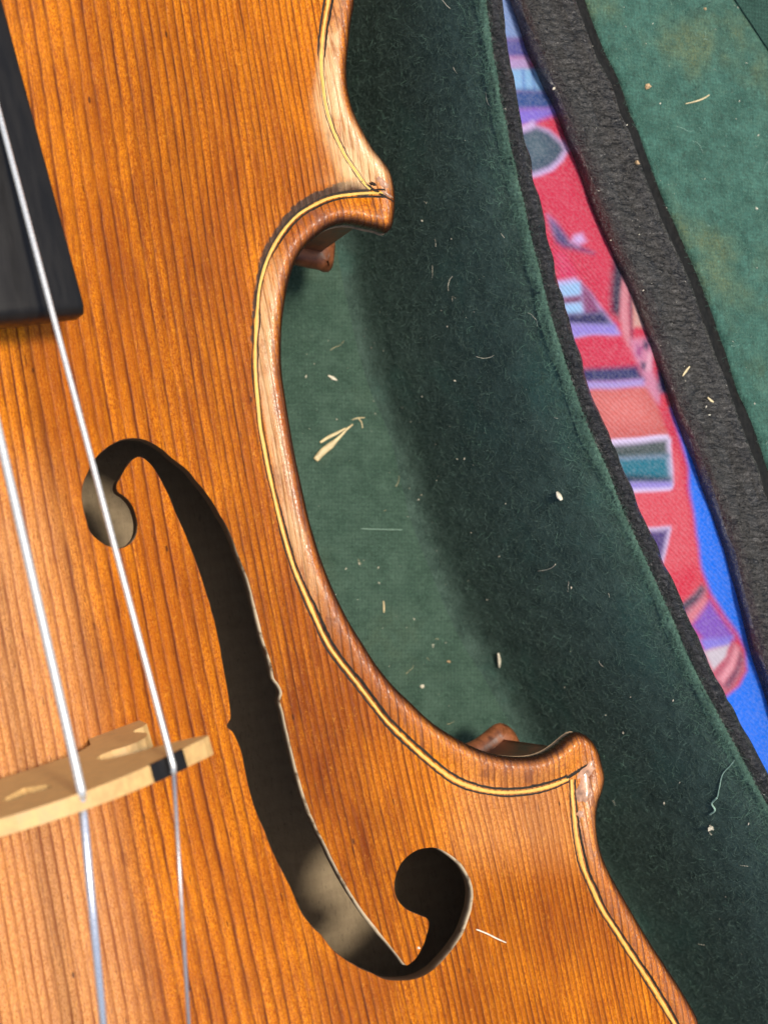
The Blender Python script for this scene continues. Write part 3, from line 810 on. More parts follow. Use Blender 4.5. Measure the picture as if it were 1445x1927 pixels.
lump((722,346), .12, .06, .025, -.9, M['wax'], 4)
lump((703,345), .055, .025, .02, -.7, M['stain'], 5)
lump((728,366), .10, .025, .02, -.6, M['wax'], 6)

# ================================================================== CASE
case = empty('violin_case', (unproj(900, 1000, -5.4)[0], unproj(900, 1000, -5.4)[1], -6.6))
tag(case, 'open violin case lined with worn green baize and edged in black leatherette', 'instrument case')
inv_case = Matrix.Translation(case.location).inverted()
def case_obj(name, V_, F_, mats, parent=case, **k):
    base = np.array(case.location)
    return mesh_obj(name, np.asarray(V_) - base, F_, mats, parent, **k)
ZFL, ZR = -5.2, .1
pairs = [((500,-800),(790,-870)), ((545,-400),(850,-450)), ((575,-200),(885,-240)), ((598,0),(908,-45)), ((625,250),(944,190)), ((656,480),(990,400)), ((672,560),(1007,475)), ((692,640),(1031,568)), ((716,720),(1056,655)), ((740,795),(1083,737)), ((764,880),(1111,812)), ((793,980),(1146,892)), ((832,1080),(1185,988)), ((880,1180),(1222,1068)), ((930,1270),(1255,1142)), ((990,1390),(1299,1243)), ((1063,1525),(1358,1357)), ((1152,1682),(1433,1496)), ((1240,1840),(1505,1625)), ((1330,2000),(1590,1780)), ((1420,2160),(1670,1940)), ((1480,2350),(1730,2130)), ((1500,2600),(1760,2400))]
cr = spline([unproj(*a, ZFL)[:2] for a, b in pairs], .2); ri = spline([unproj(*b, ZR)[:2] for a, b in pairs], .2)
NS = 260
def resam(P, n):
    # keep the pairing: interpolate by control index
    return P
ctl_c = np.array([unproj(*a, ZFL)[:2] for a, b in pairs]); ctl_r = np.array([unproj(*b, ZR)[:2] for a, b in pairs])
both = spline(np.hstack((ctl_c, ctl_r)), .11); NS = len(both)
cr, ri = both[:, :2], both[:, 2:]
T = np.gradient(ri, axis=0); T /= np.linalg.norm(T, axis=1)[:, None]
NO = np.stack((-T[:, 1], T[:, 0]), 1)
if NO[NS // 2, 0] < 0: NO = -NO                               # outward, away from the violin
arc = np.concatenate(([0], np.cumsum(np.linalg.norm(np.diff(ri, axis=0), axis=1))))
prof = [(-.22, -5.26), (-.16, -5.215), (-.08, -5.18), (.0, -5.08), (.07, -4.85), (.13, -4.5), (.20, -4.0), (.28, -3.4), (.36, -2.8), (.44, -2.2), (.52, -1.6), (.60, -1.05), (.68, -.55), (.76, -.12), (.84, .2), (.91, .42), (.97, .54), (1.01, .585), (1.06, .58)]
W_ = []
prof = [(q, z if z < -5 else -5.2 + (z + 5.2) * 5.3 / 5.8) for q, z in prof]
for q, z in prof:
    p = cr + (ri - cr) * q
    bulge = (vnoise(np.column_stack((arc, np.full(NS, q * 2))), .8, 51) - .5) * .12 * (0 if q <= -.2 else 1)
    p = p + NO * bulge[:, None] * min(1, max(0, 1 - q) + .15)
    zz = z + (vnoise(np.column_stack((arc, np.full(NS, q * 3))), 1.1, 52) - .5) * (.05 if z > -5.0 else .02)
    W_.append(np.column_stack((p, zz)))
W_ = np.stack(W_, 1)
wall = case_obj('wall_lining', W_.reshape(-1, 3), grid_faces(NS, len(prof)), M['wall_felt'])
# floor lining: sheet from beyond the violin to under the wall
fx = np.linspace(0, 1, 60); Fl = []
leftx = cr[:, 0] - 30
for i in range(0, NS):
    for t in fx:
        x = (leftx[i]) * (1 - t) + (cr[i, 0] - .02) * t
        Fl.append((x, cr[i, 1], ZFL - .004 ))
case_obj('floor_lining', Fl, grid_faces(NS, 60), M['floor_felt'])
# piping over the rim
def piping():
    pr = [(-.02, .56), (.0, .65), (.05, .72), (.12, .745), (.20, .69), (.245, .61), (.265, .5), (.265, .3), (.25, -.2), (.24, -3.4), (.22, -6.5)]
    Vp = []
    for q, (o_, z) in enumerate(pr):
        j = (vnoise(np.column_stack((arc * 1.0, np.full(NS, q * .7))), 3.2, 61) - .5)
        p = ri + NO * (o_ + .035 * j * (1 if q < 8 else .5))[:, None]
        Vp.append(np.column_stack((p, z - (.5 if q < 8 else .7 if q == 8 else 0) + .05 * j * (q < 8))))
    return np.stack(Vp, 1).reshape(-1, 3), grid_faces(NS, len(pr))
Vp, Fp = piping()
case_obj('rim_piping', Vp, Fp, M['piping'])
def selvedge():
    pr = [(-.125, -.15), (-.105, -.08), (-.085, -.03), (-.06, .0), (-.035, .015), (-.01, .02), (.02, .0)]
    ar = np.arange(0, arc[-1], .022); n = len(ar)
    rr = np.column_stack([np.interp(ar, arc, ri[:, k_]) for k_ in (0, 1)]); nn = np.column_stack([np.interp(ar, arc, NO[:, k_]) for k_ in (0, 1)])
    Vp_ = []
    for q, (o_, z) in enumerate(pr):
        j = (vnoise(np.column_stack((ar, np.full(n, q * .9))), 3, 66) - .5)
        st_ = np.sin(2 * math.pi * ar / .085 + q * 2.2 + 1.5 * j) * (0 if q in (0, len(pr) - 1) else 1)
        p = rr + nn * (o_ + .05 * j + .008 * st_)[:, None]
        Vp_.append(np.column_stack((p, .085 + z + .03 * j + .018 * st_)))
    V_ = np.stack(Vp_, 1).reshape(-1, 3); F_ = grid_faces(n, len(pr))
    case_obj('knitted_edging', V_, F_, M['knit']); return V_, F_
SEV, SEF = selvedge()
# far wall of the case, mirrored across the violin
def mirror(P):
    q = to_local(P[:, :2]); q[:, 0] = -q[:, 0] - .4; return to_world(q, P[:, 2])
Wm = mirror(W_[::3].reshape(-1, 3)); case_obj('wall_lining', Wm, [f[::-1] for f in grid_faces(len(W_[::3]), len(prof))], M['wall_felt'])
# ------------------------------------------------------------------ lid, lying open beside the base
lid = empty('lid', (0, 0, 0)); lid.parent = case
LL = [(880,-400),(922,-200),(950,-70),(970,0),(988,49),(1009,105),(1028,151),(1051,194),(1074,257),(1100,321),(1122,385),(1146,445),(1172,502),(1200,562),(1224,628),(1245,690),(1274,773),(1301,835),(1330,918),(1358,997),(1381,1072),(1404,1151),(1427,1240),(1447,1300),(1475,1400),(1500,1520),(1530,1700),(1555,1900),(1590,2150),(1610,2500)]
ll = spline([unproj(u, v, -1.35)[:2] for u, v in LL], .11); NL = len(ll)
T = np.gradient(ll, axis=0); T /= np.linalg.norm(T, axis=1)[:, None]; NLo = np.stack((-T[:, 1], T[:, 0]), 1)
if NLo[NL // 2, 0] < 0: NLo = -NLo
arl = np.concatenate(([0], np.cumsum(np.linalg.norm(np.diff(ll, axis=0), axis=1))))
def sweep(pr, amp, sc, seed, flat=99):
    Vs = []
    for q, (o_, z) in enumerate(pr):
        j = (vnoise(np.column_stack((arl, np.full(NL, q * .7))), sc, seed) - .5)
        Vs.append(np.column_stack((ll + NLo * (o_ + amp * j)[:, None], z + amp * j)))
    return np.stack(Vs, 1)
edge_pr = [(.18, -3.2), (.15, -2.6), (.10, -2.1), (.055, -1.75), (.02, -1.55), (.005, -1.38), (.03, -1.25), (.09, -1.19), (.18, -1.16), (.3, -1.15), (.42, -1.15), (.54, -1.15), (.66, -1.14), (.74, -1.11), (.80, -1.09), (.85, -1.11), (.89, -1.16), (.96, -1.22), (1.04, -1.27), (1.12, -1.31), (1.22, -1.36)]
LE = sweep(edge_pr, .045, 2.6, 71)
base_np = np.array(case.location)
mesh_obj('lid_edging', LE.reshape(-1, 3) - base_np, grid_faces(NL, len(edge_pr)), [M['lidedge'], M['matte_strip']], lid, True, [1 if f[0] % len(edge_pr) >= 15 else 0 for f in grid_faces(NL, len(edge_pr))])
lin_pr = [(1.10, -1.36), (1.12, -1.28), (1.17, -1.25), (1.3, -1.28), (1.6, -1.36), (2.0, -1.46), (2.5, -1.58), (3.2, -1.74), (4.2, -1.94), (5.6, -2.1), (7.5, -2.15), (10, -2.1), (13, -1.9)]
LI = sweep(lin_pr, .05, .9, 72)
lidlin = mesh_obj('lid_lining', LI.reshape(-1, 3) - base_np, grid_faces(NL, len(lin_pr)), M['lid_felt'], lid)
# second, coarser panel at the far corner of the lid
allbv = []
def bvh_of(V_, F_): return BVHTree.FromPolygons([tuple(v) for v in V_], [tuple(f) for f in F_])
bv_wall = bvh_of(W_.reshape(-1, 3), grid_faces(NS, len(prof)))
bv_floor = bvh_of(Fl, grid_faces(NS, 60))
bv_pipe = bvh_of(Vp, Fp)
bv_le = bvh_of(LE.reshape(-1, 3), grid_faces(NL, len(edge_pr)))
bv_li = bvh_of(LI.reshape(-1, 3), grid_faces(NL, len(lin_pr)))
sbw = np.column_stack((to_world(VV[:nv, :2], 0)[:, :2], VV[:nv, 2]))
bv_sb = bvh_of(sbw, of)
def hit(u, v, lift=0):
    d = (R_cw @ Vector(((u - IW / 2) / F, -(v - IH / 2) / F, -1.0))).normalized()
    best = None
    for b in (bv_sb, bv_wall, bv_floor, bv_pipe, bv_le, bv_li):
        r = b.ray_cast(cam_pos, d)
        if r[0] is not None and (best is None or r[3] < best[3]): best = r
    if best is None: return np.array(unproj(u, v, -5)), np.array((0, 0, 1.0))
    n = best[1] if best[1].dot(d) < 0 else -best[1]
    return np.array(best[0] + n * lift), np.array(n)
pan = []
for i in range(9):
    for j in range(12):
        a = np.array((1338 + 13.5 * j * 1.4, -60 + 20.0 * j * 1.4)); b = np.array((1600 + 6 * j, -200 + 16 * j))
        uvp = a * (1 - i / 8) + b * (i / 8)
        P_, n_ = hit(uvp[0], uvp[1], .05); pan.append(P_ - base_np)
mesh_obj('lining_panel', pan, grid_faces(9, 12), M['panel_felt'], lid)

# ------------------------------------------------------------------ wool fuzz on the baize (uncountable)
def fuzz(name, V_, F_, count, lmin, lmax, lean, rad, mat, parent, keepfn=None, flatten=.35, seed=1):
    r = np.random.default_rng(seed)
    V_ = np.asarray(V_, float); F_ = np.array([f for f in F_])
    tri = np.vstack((F_[:, [0, 1, 2]], F_[:, [0, 2, 3]]))
    a, b, c = V_[tri[:, 0]], V_[tri[:, 1]], V_[tri[:, 2]]
    cr_ = np.cross(b - a, c - a); ar = np.linalg.norm(cr_, axis=1) * .5; nn = cr_ / (np.linalg.norm(cr_, axis=1)[:, None] + 1e-9)
    uvc = project((a + b + c) / 3)
    vis = (uvc[:, 0] > -60) & (uvc[:, 0] < IW + 80) & (uvc[:, 1] > -80) & (uvc[:, 1] < IH + 80)
    if keepfn is not None: ar = ar * keepfn((a + b + c) / 3, uvc)
    ar = ar * vis
    pick = r.choice(len(tri), count, p=ar / ar.sum())
    u = r.random((count, 1)); v = r.random((count, 1)); s_ = u + v > 1; u = np.where(s_, 1 - u, u); v = np.where(s_, 1 - v, v)
    P = a[pick] + (b - a)[pick] * u + (c - a)[pick] * v
    N = nn[pick]; tocam = np.array(cam_pos) - P; N = np.where((N * tocam).sum(1, keepdims=True) < 0, -N, N)
    k_ = 6
    dirv = r.normal(size=(count, 3)); dirv -= N * (dirv * N).sum(1, keepdims=True); dirv /= np.linalg.norm(dirv, axis=1)[:, None]
    dirv = dirv + np.array(lean)[None, :]
    L = lmin + (lmax - lmin) * r.random((count, 1)) ** 2.2
    pts_ = np.empty((count, k_, 3)); pts_[:, 0] = P
    cur = dirv + N * flatten
    bend = r.normal(size=(count, 3)) * .28
    for q in range(1, k_):
        cur = cur + bend * .8 + r.normal(size=(count, 3)) * .16 - N * (.10 * q * flatten)
        cur = cur / np.linalg.norm(cur, axis=1)[:, None]
        pts_[:, q] = pts_[:, q - 1] + cur * L / (k_ - 1)
        below = ((pts_[:, q] - P) * N).sum(1, keepdims=True)
        pts_[:, q] += N * np.maximum(0, .006 - below)
    cu = bpy.data.hair_curves.new(name); cu.add_curves([k_] * count)
    cu.attributes['position'].data.foreach_set('vector', (pts_ - base_np).reshape(-1).astype(np.float32))
    ra = cu.attributes.get('radius') or cu.attributes.new('radius', 'FLOAT', 'POINT')
    ra.data.foreach_set('value', np.tile(np.linspace(1, .5, k_) * rad, count).astype(np.float32))
    cu.materials.append(mat)
    o = bpy.data.objects.new(name, cu); C.objects.link(o); o.parent = parent; o['kind'] = 'stuff'
    return o
gfW = grid_faces(NS, len(prof)); gfL = grid_faces(NL, len(lin_pr))
fuzz('wool_fuzz', W_.reshape(-1, 3), gfW, 30000, .03, .20, (0, 0, 0), .0019, M['fibre_dark'], case, None, .5, 3)
fuzz('wool_fuzz', W_.reshape(-1, 3), gfW, 7000, .03, .22, (0, 0, .1), .0024, M['fibre'], case, lambda p, q: .04 + 1.0 * (p[:, 2] > -.4) + 3 * (p[:, 2] > 0), .5, 4)
fuzz('wool_fuzz', SEV, SEF, 3500, .03, .2, (0, 0, .0), .0022, M['fibre'], case, None, .7, 8)
fuzz('stray_fibres', W_.reshape(-1, 3), gfW, 22, .12, .45, (0, 0, 0), .0030, M['lint'], case, None, .3, 11)
fuzz('stray_fibres', Fl, grid_faces(NS, 60), 45, .08, .35, (0, 0, 0), .0032, M['straw'], case, lambda p, q: (q[:, 0] > 520) * 1.0, .2, 12)
fuzz('stray_fibres', LI.reshape(-1, 3), gfL, 40, .1, .5, (0, 0, 0), .0032, M['thread'], lid, None, .2, 13)
fuzz('wool_fuzz', Fl, grid_faces(NS, 60), 9000, .03, .18, (0, 0, 0), .0019, M['fibre'], case, lambda p, q: (q[:, 0] > 520) * 1.0, .18, 5)
fuzz('wool_fuzz', LI.reshape(-1, 3), gfL, 18000, .03, .22, (0, 0, 0), .002, M['fibre'], lid, None, .2, 6)

# ================================================================== PRINTED CLOTH UNDER THE CASE
ZCL, ZGAP, ZUNDER = -6.9, -1.62, -3.0
def srgb(r, g, b):
    f = lambda c: (c / 255) / 12.92 if c / 255 <= .04045 else ((c / 255 + .055) / 1.055) ** 2.4
    return np.array((f(r), f(g), f(b)))
RED, SAL, NAVY, LAV, BLU = (190, 40, 70), (186, 88, 84), (42, 46, 96), (150, 140, 205), (0, 104, 226)
shapes = [
    (RED, [(930,-60),(1500,-60),(1500,1600),(930,1600)], 3),
    ((120,148,200), [(930,-60),(1000,-60),(1000,75),(930,75)], 5),
    ((80,80,150), [(930,70),(1010,70),(1015,108),(930,108)], 5),
    ((165,140,190), [(930,106),(1030,106),(1030,128),(930,128)], 4),
    ((190,60,90), [(1000,114),(1030,112),(1030,128),(1003,126)], 4),
    ((125,172,215), [(930,126),(1040,126),(1042,172),(930,172)], 3),
    ((90,130,190), [(985,128),(990,128),(992,172),(987,172)], 2), ((90,130,190), [(1003,128),(1007,128),(1012,172),(1007,172)], 2),
    ((44,74,134), [(930,170),(1060,165),(1062,196),(1030,206),(930,208)], 5),
    ((120,100,196), [(930,204),(1030,202),(1062,192),(1058,208),(1030,222),(1005,232),(930,240)], 4),
    ((186,160,205), [(975,238),(1003,226),(1010,236),(1035,244),(1066,268),(1074,282),(1062,304),(1040,322),(1010,334),(985,338)], 3),
    ((52,74,92), [(975,252),(1010,240),(1035,250),(1058,270),(1064,282),(1050,302),(1030,316),(1008,324),(985,330)], 4),
    ((70,92,104), [(985,262),(1010,256),(1030,272),(1028,292),(1000,304)], 6),
    ((150,120,170), [(1024,408),(1040,420),(1062,452),(1058,464),(1038,440)], 4),
    ((70,60,110), [(1030,418),(1048,430),(1070,458),(1112,478),(1062,468),(1044,456)], 4),
    ((190,160,210), [(1076,446),(1090,442),(1096,456),(1084,464),(1072,458)], 4),
    ((196,50,92), [(1040,470),(1062,478),(1100,540),(1130,590),(1060,560)], 4),
    ((175,165,215), [(1040,528),(1080,522),(1110,556),(1160,630),(1060,640)], 3),
    ((140,180,222), [(1050,534),(1090,530),(1092,556),(1056,558)], 3), ((112,58,96), [(1055,558),(1092,556),(1094,570),(1058,572)], 3),
    ((140,180,222), [(1058,572),(1094,570),(1096,590),(1064,594)], 3),
    ((124,58,104), [(1092,534),(1112,556),(1128,592),(1100,592),(1094,570)], 3),
    ((36,36,84), [(1064,592),(1130,588),(1150,618),(1070,612)], 4), ((135,120,200), [(1068,610),(1150,614),(1158,630),(1072,636)], 4),
    ((40,30,58), [(1150,478),(1166,468),(1178,500),(1172,560),(1160,604),(1144,590),(1146,520)], 5),
    ((196,122,134), [(1170,490),(1186,520),(1180,580),(1178,660),(1168,650),(1160,600),(1166,540)], 3),
    ((90,40,70), [(1186,520),(1192,540),(1186,610),(1180,650),(1180,580)], 3),
    ((196,150,142), [(1190,535),(1260,530),(1260,622),(1186,618)], 3),
    ((192,120,150), [(1178,640),(1270,630),(1275,770),(1230,760),(1190,720)], 4),
    ((60,40,80), [(1205,640),(1216,645),(1212,660),(1202,655)], 3), ((60,40,80), [(1200,682),(1212,684),(1210,698),(1200,694)], 3), ((150,70,120), [(1190,650),(1202,655),(1200,675),(1190,670)], 3), ((214,160,180), [(1214,665),(1222,668),(1220,700),(1212,696)], 3),
    (RED, [(1224,662),(1240,640),(1252,690),(1236,720),(1226,700)], 3),
    ((46,40,84), [(1236,700),(1256,690),(1262,735),(1246,750),(1236,730)], 4),
    ((200,40,66), [(1240,745),(1264,735),(1262,765),(1244,775)], 3),
    (RED, [(1060,638),(1162,632),(1196,690),(1206,720),(1080,700)], 3),
    (NAVY, [(1088,694),(1192,690),(1210,716),(1098,722)], 4), (LAV, [(1094,720),(1206,714),(1214,730),(1102,738)], 3),
    (SAL, [(1098,736),(1214,728),(1240,770),(1262,830),(1130,840)], 3), ((205,110,105), [(1120,745),(1200,738),(1225,790),(1150,800)], 14),
    ((205,190,225), [(1130,826),(1256,818),(1262,826),(1270,912),(1262,924),(1170,932),(1150,880)], 2),
    ((62,76,76), [(1140,838),(1254,828),(1258,858),(1150,864)], 4), ((8,104,124), [(1150,862),(1258,856),(1263,905),(1180,908),(1165,890)], 5),
    ((20,46,66), [(1150,892),(1262,898),(1263,908),(1172,910)], 4), ((132,120,196), [(1168,908),(1264,906),(1265,916),(1175,922)], 3),
    ((200,70,84), [(1176,930),(1270,922),(1264,835),(1276,850),(1290,930),(1300,1000),(1318,1060),(1322,1100),(1290,1140),(1240,1080)], 3),
    ((200,180,215), [(1212,994),(1260,990),(1262,996),(1250,1060),(1240,1060)], 2), ((66,48,110), [(1214,1000),(1256,996),(1246,1054),(1230,1040)], 4),
    ((196,36,62), [(1255,1080),(1312,1060),(1318,1090),(1290,1140),(1280,1130)], 6),
    ((150,90,110), [(1285,1140),(1320,1100),(1332,1104),(1330,1130),(1300,1180)], 3), ((56,44,66), [(1286,1140),(1312,1118),(1322,1100),(1326,1108),(1312,1132),(1292,1152)], 3),
    ((196,110,124), [(1298,1160),(1330,1118),(1334,1136),(1318,1166),(1304,1178)], 3),
    ((118,76,176), [(1306,1180),(1338,1128),(1352,1150),(1384,1190),(1388,1204),(1330,1210)], 4), ((120,110,204), [(1320,1206),(1384,1196),(1380,1214),(1330,1226)], 3),
    ((186,178,190), [(1328,1226),(1378,1212),(1372,1236),(1346,1262)], 3),
    ((168,84,104), [(1346,1262),(1372,1236),(1384,1206),(1398,1218),(1408,1240),(1404,1268),(1384,1296),(1362,1310),(1352,1290)], 3),
    ((208,136,150), [(1356,1276),(1378,1244),(1390,1214),(1396,1224),(1386,1256),(1366,1286)], 3), ((110,56,84), [(1366,1290),(1390,1256),(1398,1228),(1402,1240),(1394,1266),(1376,1294)], 3),
    (BLU, [(1262,768),(1268,790),(1282,830),(1293,880),(1299,940),(1308,1010),(1322,1070),(1340,1116),(1366,1156),(1392,1190),(1408,1222),(1410,1262),(1394,1292),(1366,1312),(1330,1330),(1500,1900),(1700,1600),(1500,800),(1320,700)], 3),
]
def cloth():
    a = None; st = .032
    x0, x1, y0, y1 = unproj(920, 0, ZGAP)[0] - 1.5, unproj(1500, 0, ZGAP)[0] + .3, unproj(1200, 1580, ZGAP)[1] - .6, unproj(1200, -110, ZGAP)[1]
    xs_ = np.concatenate(([-38, -12], np.arange(x0, x1, st), [x1 + 4, 40])); ys_ = np.concatenate(([y0 - 25, y0 - 4], np.arange(y0, y1, st), [y1 + 4, y1 + 22]))
    X, Y = np.meshgrid(xs_, ys_, indexing='ij'); P = np.column_stack((X.ravel(), Y.ravel()))
    po = ri + NO * .12; o_ = np.argsort(po[:, 1]); xp = np.interp(P[:, 1], po[o_, 1], po[o_, 0])
    o2 = np.argsort(ll[:, 1]); xl = np.interp(P[:, 1], ll[o2, 1], ll[o2, 0])
    rise = sstep(-.05, .06, P[:, 0] - xp); under = sstep(.14, .4, P[:, 0] - xl)
    Z = ZCL * (1 - rise) + (ZGAP * (1 - under) + ZUNDER * under) * rise + (vnoise(P, .7, 81) - .5) * .16 + .07 * np.sin(1.9 * P[:, 0] + 1.4 * P[:, 1] + 3 * vnoise(P, .5, 84)) 
    uvp = project(np.column_stack((P, np.full(len(P), ZGAP))))
    uvp = uvp + (np.column_stack((vnoise(P, 2.5, 82), vnoise(P, 2.5, 83))) - .5) * 5      # soft, printed edges
    col = np.tile(srgb(*RED), (len(P), 1))
    for c, poly, soft in shapes:
        L = np.array(poly, float)
        bb = (uvp > L.min(0) - soft * 4).all(1) & (uvp < L.max(0) + soft * 4).all(1); idx = np.where(bb)[0]
        if not len(idx): continue
        d = seg_dist(uvp[idx], L); d[~inside(uvp[idx], L)] *= -1
        soft = soft * 2.1; m_ = sstep(-soft, soft, d)[:, None]; col[idx] = col[idx] * (1 - m_) + srgb(*c) * m_
    o = mesh_obj('printed_cloth', np.column_stack((P, Z)), grid_faces(len(xs_), len(ys_)), M['cloth'])
    at = o.data.attributes.new('print', 'FLOAT_COLOR', 'POINT')
    at.data.foreach_set('color', np.column_stack((col * .86, np.ones(len(col)))).ravel().astype(np.float32))
    tag(o, 'cotton cloth printed in red, salmon and bright blue spread under the case', 'cloth')
cloth()

# ================================================================== LOOSE BITS LYING ABOUT
def bit(name, px, rad, mat, label, cat, flat=.5, group=None, lift=None, k=6):
    """a small straw, flake or thread laid along picture points on whatever surface lies there"""
    r = np.asarray(rad, float)
    P = [hit(u, v, (r.max() * flat + .004) if lift is None else lift)[0] for u, v in px]
    c = spline(P, .03) if len(P) > 2 else np.linspace(P[0], P[-1], 6)
    rr = np.interp(np.linspace(0, 1, len(c)), np.linspace(0, 1, len(np.atleast_1d(r))), np.atleast_1d(r))
    mid = c.mean(0)
    V_, F_ = tube_geo(c - mid, rr, k, True, flat)
    o = mesh_obj(name, V_, F_, mat); o.location = mid
    tag(o, label, cat, group); return o
def crumb(name, u, v, r, mat, label, cat='crumb', seed=0):
    q = random.Random(seed * 31 + int(u)); P_, n_ = hit(u, v, r * .45)
    Vc, Fc = [], []; ph_ = [(0, 1)] + [(math.sin(a), math.cos(a)) for a in (.7, 1.4, 2.1)] + [(0, -1)]
    k_ = 7; Vc.append((0, 0, r * .8))
    for s_, c_ in ph_[1:-1]:
        for i in range(k_):
            a = 2 * math.pi * i / k_; f = 1 + .5 * (q.random() - .5) * 2
            Vc.append((r * s_ * math.cos(a) * f, r * s_ * math.sin(a) * f * .75, r * .7 * c_ * (1 + .3 * q.random())))
    Vc.append((0, 0, -r * .7))
    Fc += [(0, 1 + i, 1 + (i + 1) % k_) for i in range(k_)]
    for b in range(2):
        for i in range(k_):
            j = (i + 1) % k_; Fc.append((1 + b * k_ + i, 1 + (b + 1) * k_ + i, 1 + (b + 1) * k_ + j, 1 + b * k_ + j))
    e = len(Vc) - 1; Fc += [(e, 1 + 2 * k_ + (i + 1) % k_, 1 + 2 * k_ + i) for i in range(k_)]
    o = mesh_obj(name, Vc, Fc, mat, None, False); o.location = P_; o.rotation_euler = (0, 0, q.random() * 3)
    tag(o, label, cat); return o

st = empty('straw', hit(630, 835)[0]); tag(st, 'forked pale straw lying on the green floor beside the waist of the violin', 'straw')
def straw_part(name, px, rad, flat):
    P = [hit(u, v, .03)[0] for u, v in px]; c = spline(P, .03)
    rr = np.interp(np.linspace(0, 1, len(c)), np.linspace(0, 1, len(rad)), rad)
    V_, F_ = tube_geo(c - np.array(st.location), rr, 8, True, flat); mesh_obj(name, V_, F_, M['straw'], st)
straw_part('blade', [(593,866),(605,852),(622,838),(640,821),(652,808),(663,799)], (.052, .064, .062, .028, .022, .014), .45)
straw_part('stalk', [(602,833),(616,824),(632,816),(650,806)], (.02, .03, .026, .012), .6)
bit('flake', [(617,707),(625,711),(634,716)], (.012, .035, .01), M['lint'], 'small white flake on the green floor just above the forked straw', 'flake', .4)
bit('straw_wisp', [(662,790),(672,787),(686,786)], (.008, .012, .008), M['straw'], 'thin straw wisp at the upper tip of the forked straw', 'straw', .7)
bit('straw_wisp', [(674,787),(680,795),(682,806)], (.010, .010, .006), M['straw'], 'short bent wisp hanging below the thin wisp near the forked straw', 'straw', .7)
bit('flake', [(1050,924),(1055,933),(1059,940)], (.02, .055, .025), M['lint'], 'ragged white flake on the dark slope halfway up the case wall', 'flake', .5)
bit('grain_husk', [(939,1228),(941,1240),(941,1255)], (.02, .036, .015), M['lint'], 'upright white husk on the dark slope above the lower violin corner', 'husk', .6)
crumb('lint_ball', 1339, 1557, .06, M['lint'], 'white lint ball on the dark wall right of the lower violin corner', 'lint', 3)
bit('lint_thread', [(1385,1426),(1374,1440),(1360,1456),(1354,1480),(1350,1500)], .010, M['thread'], 'long pale green thread hanging off the rim near the lower right edge', 'thread', 1.0)
bit('lint_thread', [(1350,1500),(1340,1512),(1346,1522),(1336,1532)], .016, M['thread'], 'tangled end of pale thread above the white lint ball', 'thread', 1.0)
bit('lint_thread', [(1013,1074),(1028,1072),(1040,1067),(1046,1061)], .007, M['lint'], 'short white fibre on the dark wall left of the teal printed panel', 'thread', 1.0)
bit('hair', [(895,1749),(915,1757),(935,1767),(951,1774)], (.010, .013, .010), M['lint'], 'pale bristle lying on the varnish right of the lower f-hole eye', 'hair', .8)
crumb('lint_crumb', 787, 1784, .022, M['lint'], 'tiny white speck on the pointed wing of the f-hole', 'crumb', 5)
crumb('tan_crumb', 1217, 163, .06, M['crumb'], 'round tan crumb on the green lid lining near its black edge', 'crumb', 7)
bit('lint_thread', [(1288,196),(1305,192),(1322,186),(1333,179)], (.008, .013, .018, .008), M['straw'], 'curved pale fibre on the lid lining right of the tan crumb', 'thread', .8)
crumb('tan_crumb', 1198, 306, .05, M['crumb'], 'tan crumb stuck on the black ridge of the lid edge', 'crumb', 8)
bit('straw_wisp', [(1283,708),(1290,698),(1296,690)], (.012, .022, .012), M['straw'], 'small straw sliver on the black lid edge beside the red print', 'straw', .6)
bit('straw_wisp', [(1330,748),(1336,754),(1341,757)], (.012, .022, .012), M['straw'], 'short straw sliver on the black lid edge beside the blue print', 'straw', .6)
crumb('lint_crumb', 1043, 166, .03, M['lint'], 'white crumb on the left brink of the black lid edge', 'crumb', 9)
bit('straw_wisp', [(721,1131),(722,1142),(722,1153)], (.012, .018, .008), M['straw'], 'upright straw sliver on the green floor beside the lower waist', 'straw', .6)
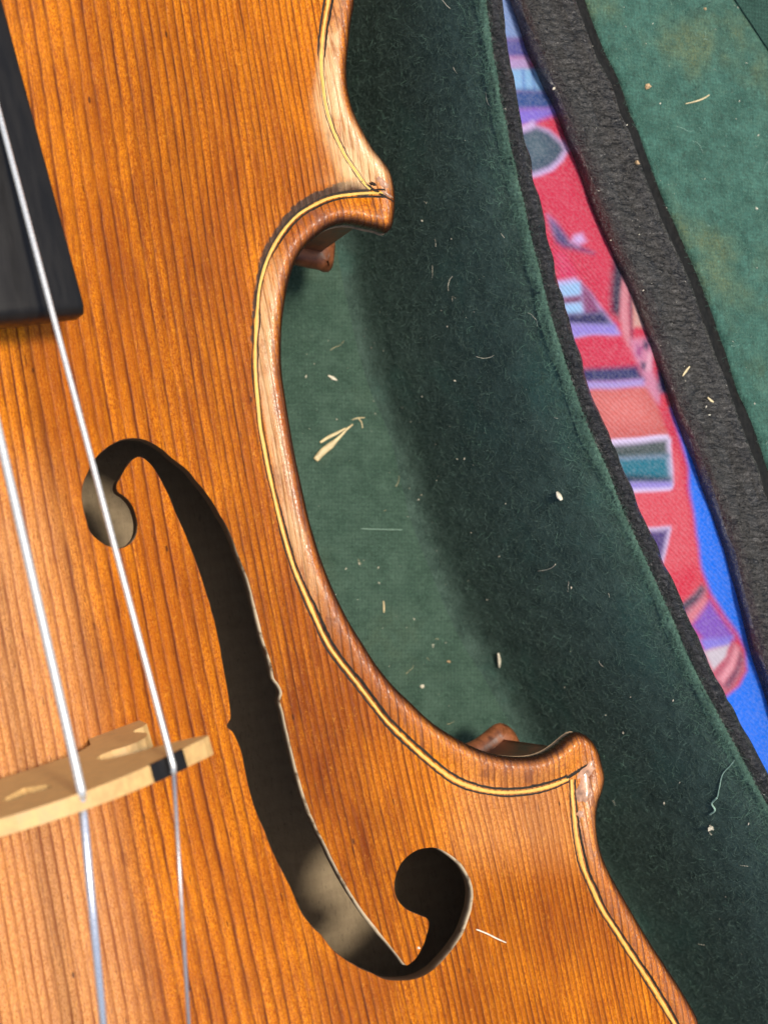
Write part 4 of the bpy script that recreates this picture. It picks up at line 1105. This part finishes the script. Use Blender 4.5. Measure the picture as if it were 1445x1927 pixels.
crumb('lint_crumb', 794, 1292, .035, M['lint'], 'cream crumb on the green floor above the lower violin edge', 'crumb', 11)
bit('lint_thread', [(680,995),(710,996),(756,997)], .006, M['thread'], 'straight pale thread lying across the green floor', 'thread', 1.0)
crumb('tan_crumb', 1394, 44, .035, M['crumb'], 'tan crumb near the top of the lid lining', 'crumb', 12) if False else crumb('tan_crumb', 1325, 17, .03, M['crumb'], 'tan crumb at the very top of the lid lining', 'crumb', 12)
crumb('lint_crumb', 1422, 393, .025, M['lint'], 'cream crumb at the right edge of the lid lining', 'crumb', 13)
crumb('lint_crumb', 844, 1245, .03, M['crumb'], 'tan crumb on the green floor close to the dark wall crease', 'crumb', 14)
bit('hair', [(761,1812),(766,1822),(771,1832),(768,1842)], .0045, M['lint'], 'fine hair hanging from the pointed wing into the f-hole', 'hair', 1.0, lift=.02) if False else None
# scattered specks too many to count
def specks():
    r = random.Random(5); Vc, Fc = [], []
    for _ in range(260):
        reg = r.random()
        if reg < .35: u, v = r.uniform(560, 900), r.uniform(560, 1380)
        elif reg < .7: u, v = r.uniform(760, 1420), r.uniform(0, 1900)
        else: u, v = r.uniform(1100, 1440), r.uniform(0, 800)
        P_, n_ = hit(u, v, .008)
        s_ = .003 + .012 * r.random() ** 3
        if bv_sb.ray_cast(cam_pos, Vector(P_ - np.array(cam_pos)).normalized())[0] is not None: continue
        o_ = len(Vc); a = r.uniform(0, 6.28); L = s_ * r.uniform(1, 3)
        dx = np.array((math.cos(a), math.sin(a), 0)); dy = np.array((-math.sin(a), math.cos(a), 0))
        for q in (dx * L, dy * s_, -dx * L, -dy * s_, np.array((0, 0, s_)), np.array((0, 0, -s_))): Vc.append(P_ + q)
        for t in ((0, 1, 4), (1, 2, 4), (2, 3, 4), (3, 0, 4), (1, 0, 5), (2, 1, 5), (3, 2, 5), (0, 3, 5)): Fc.append(tuple(o_ + i for i in t))
    o = mesh_obj('dust_specks', Vc, Fc, M['lint'], None, False); o['kind'] = 'stuff'
    o['label'] = 'tiny pale dust specks scattered over the green lining'; o['category'] = 'dust'
specks()
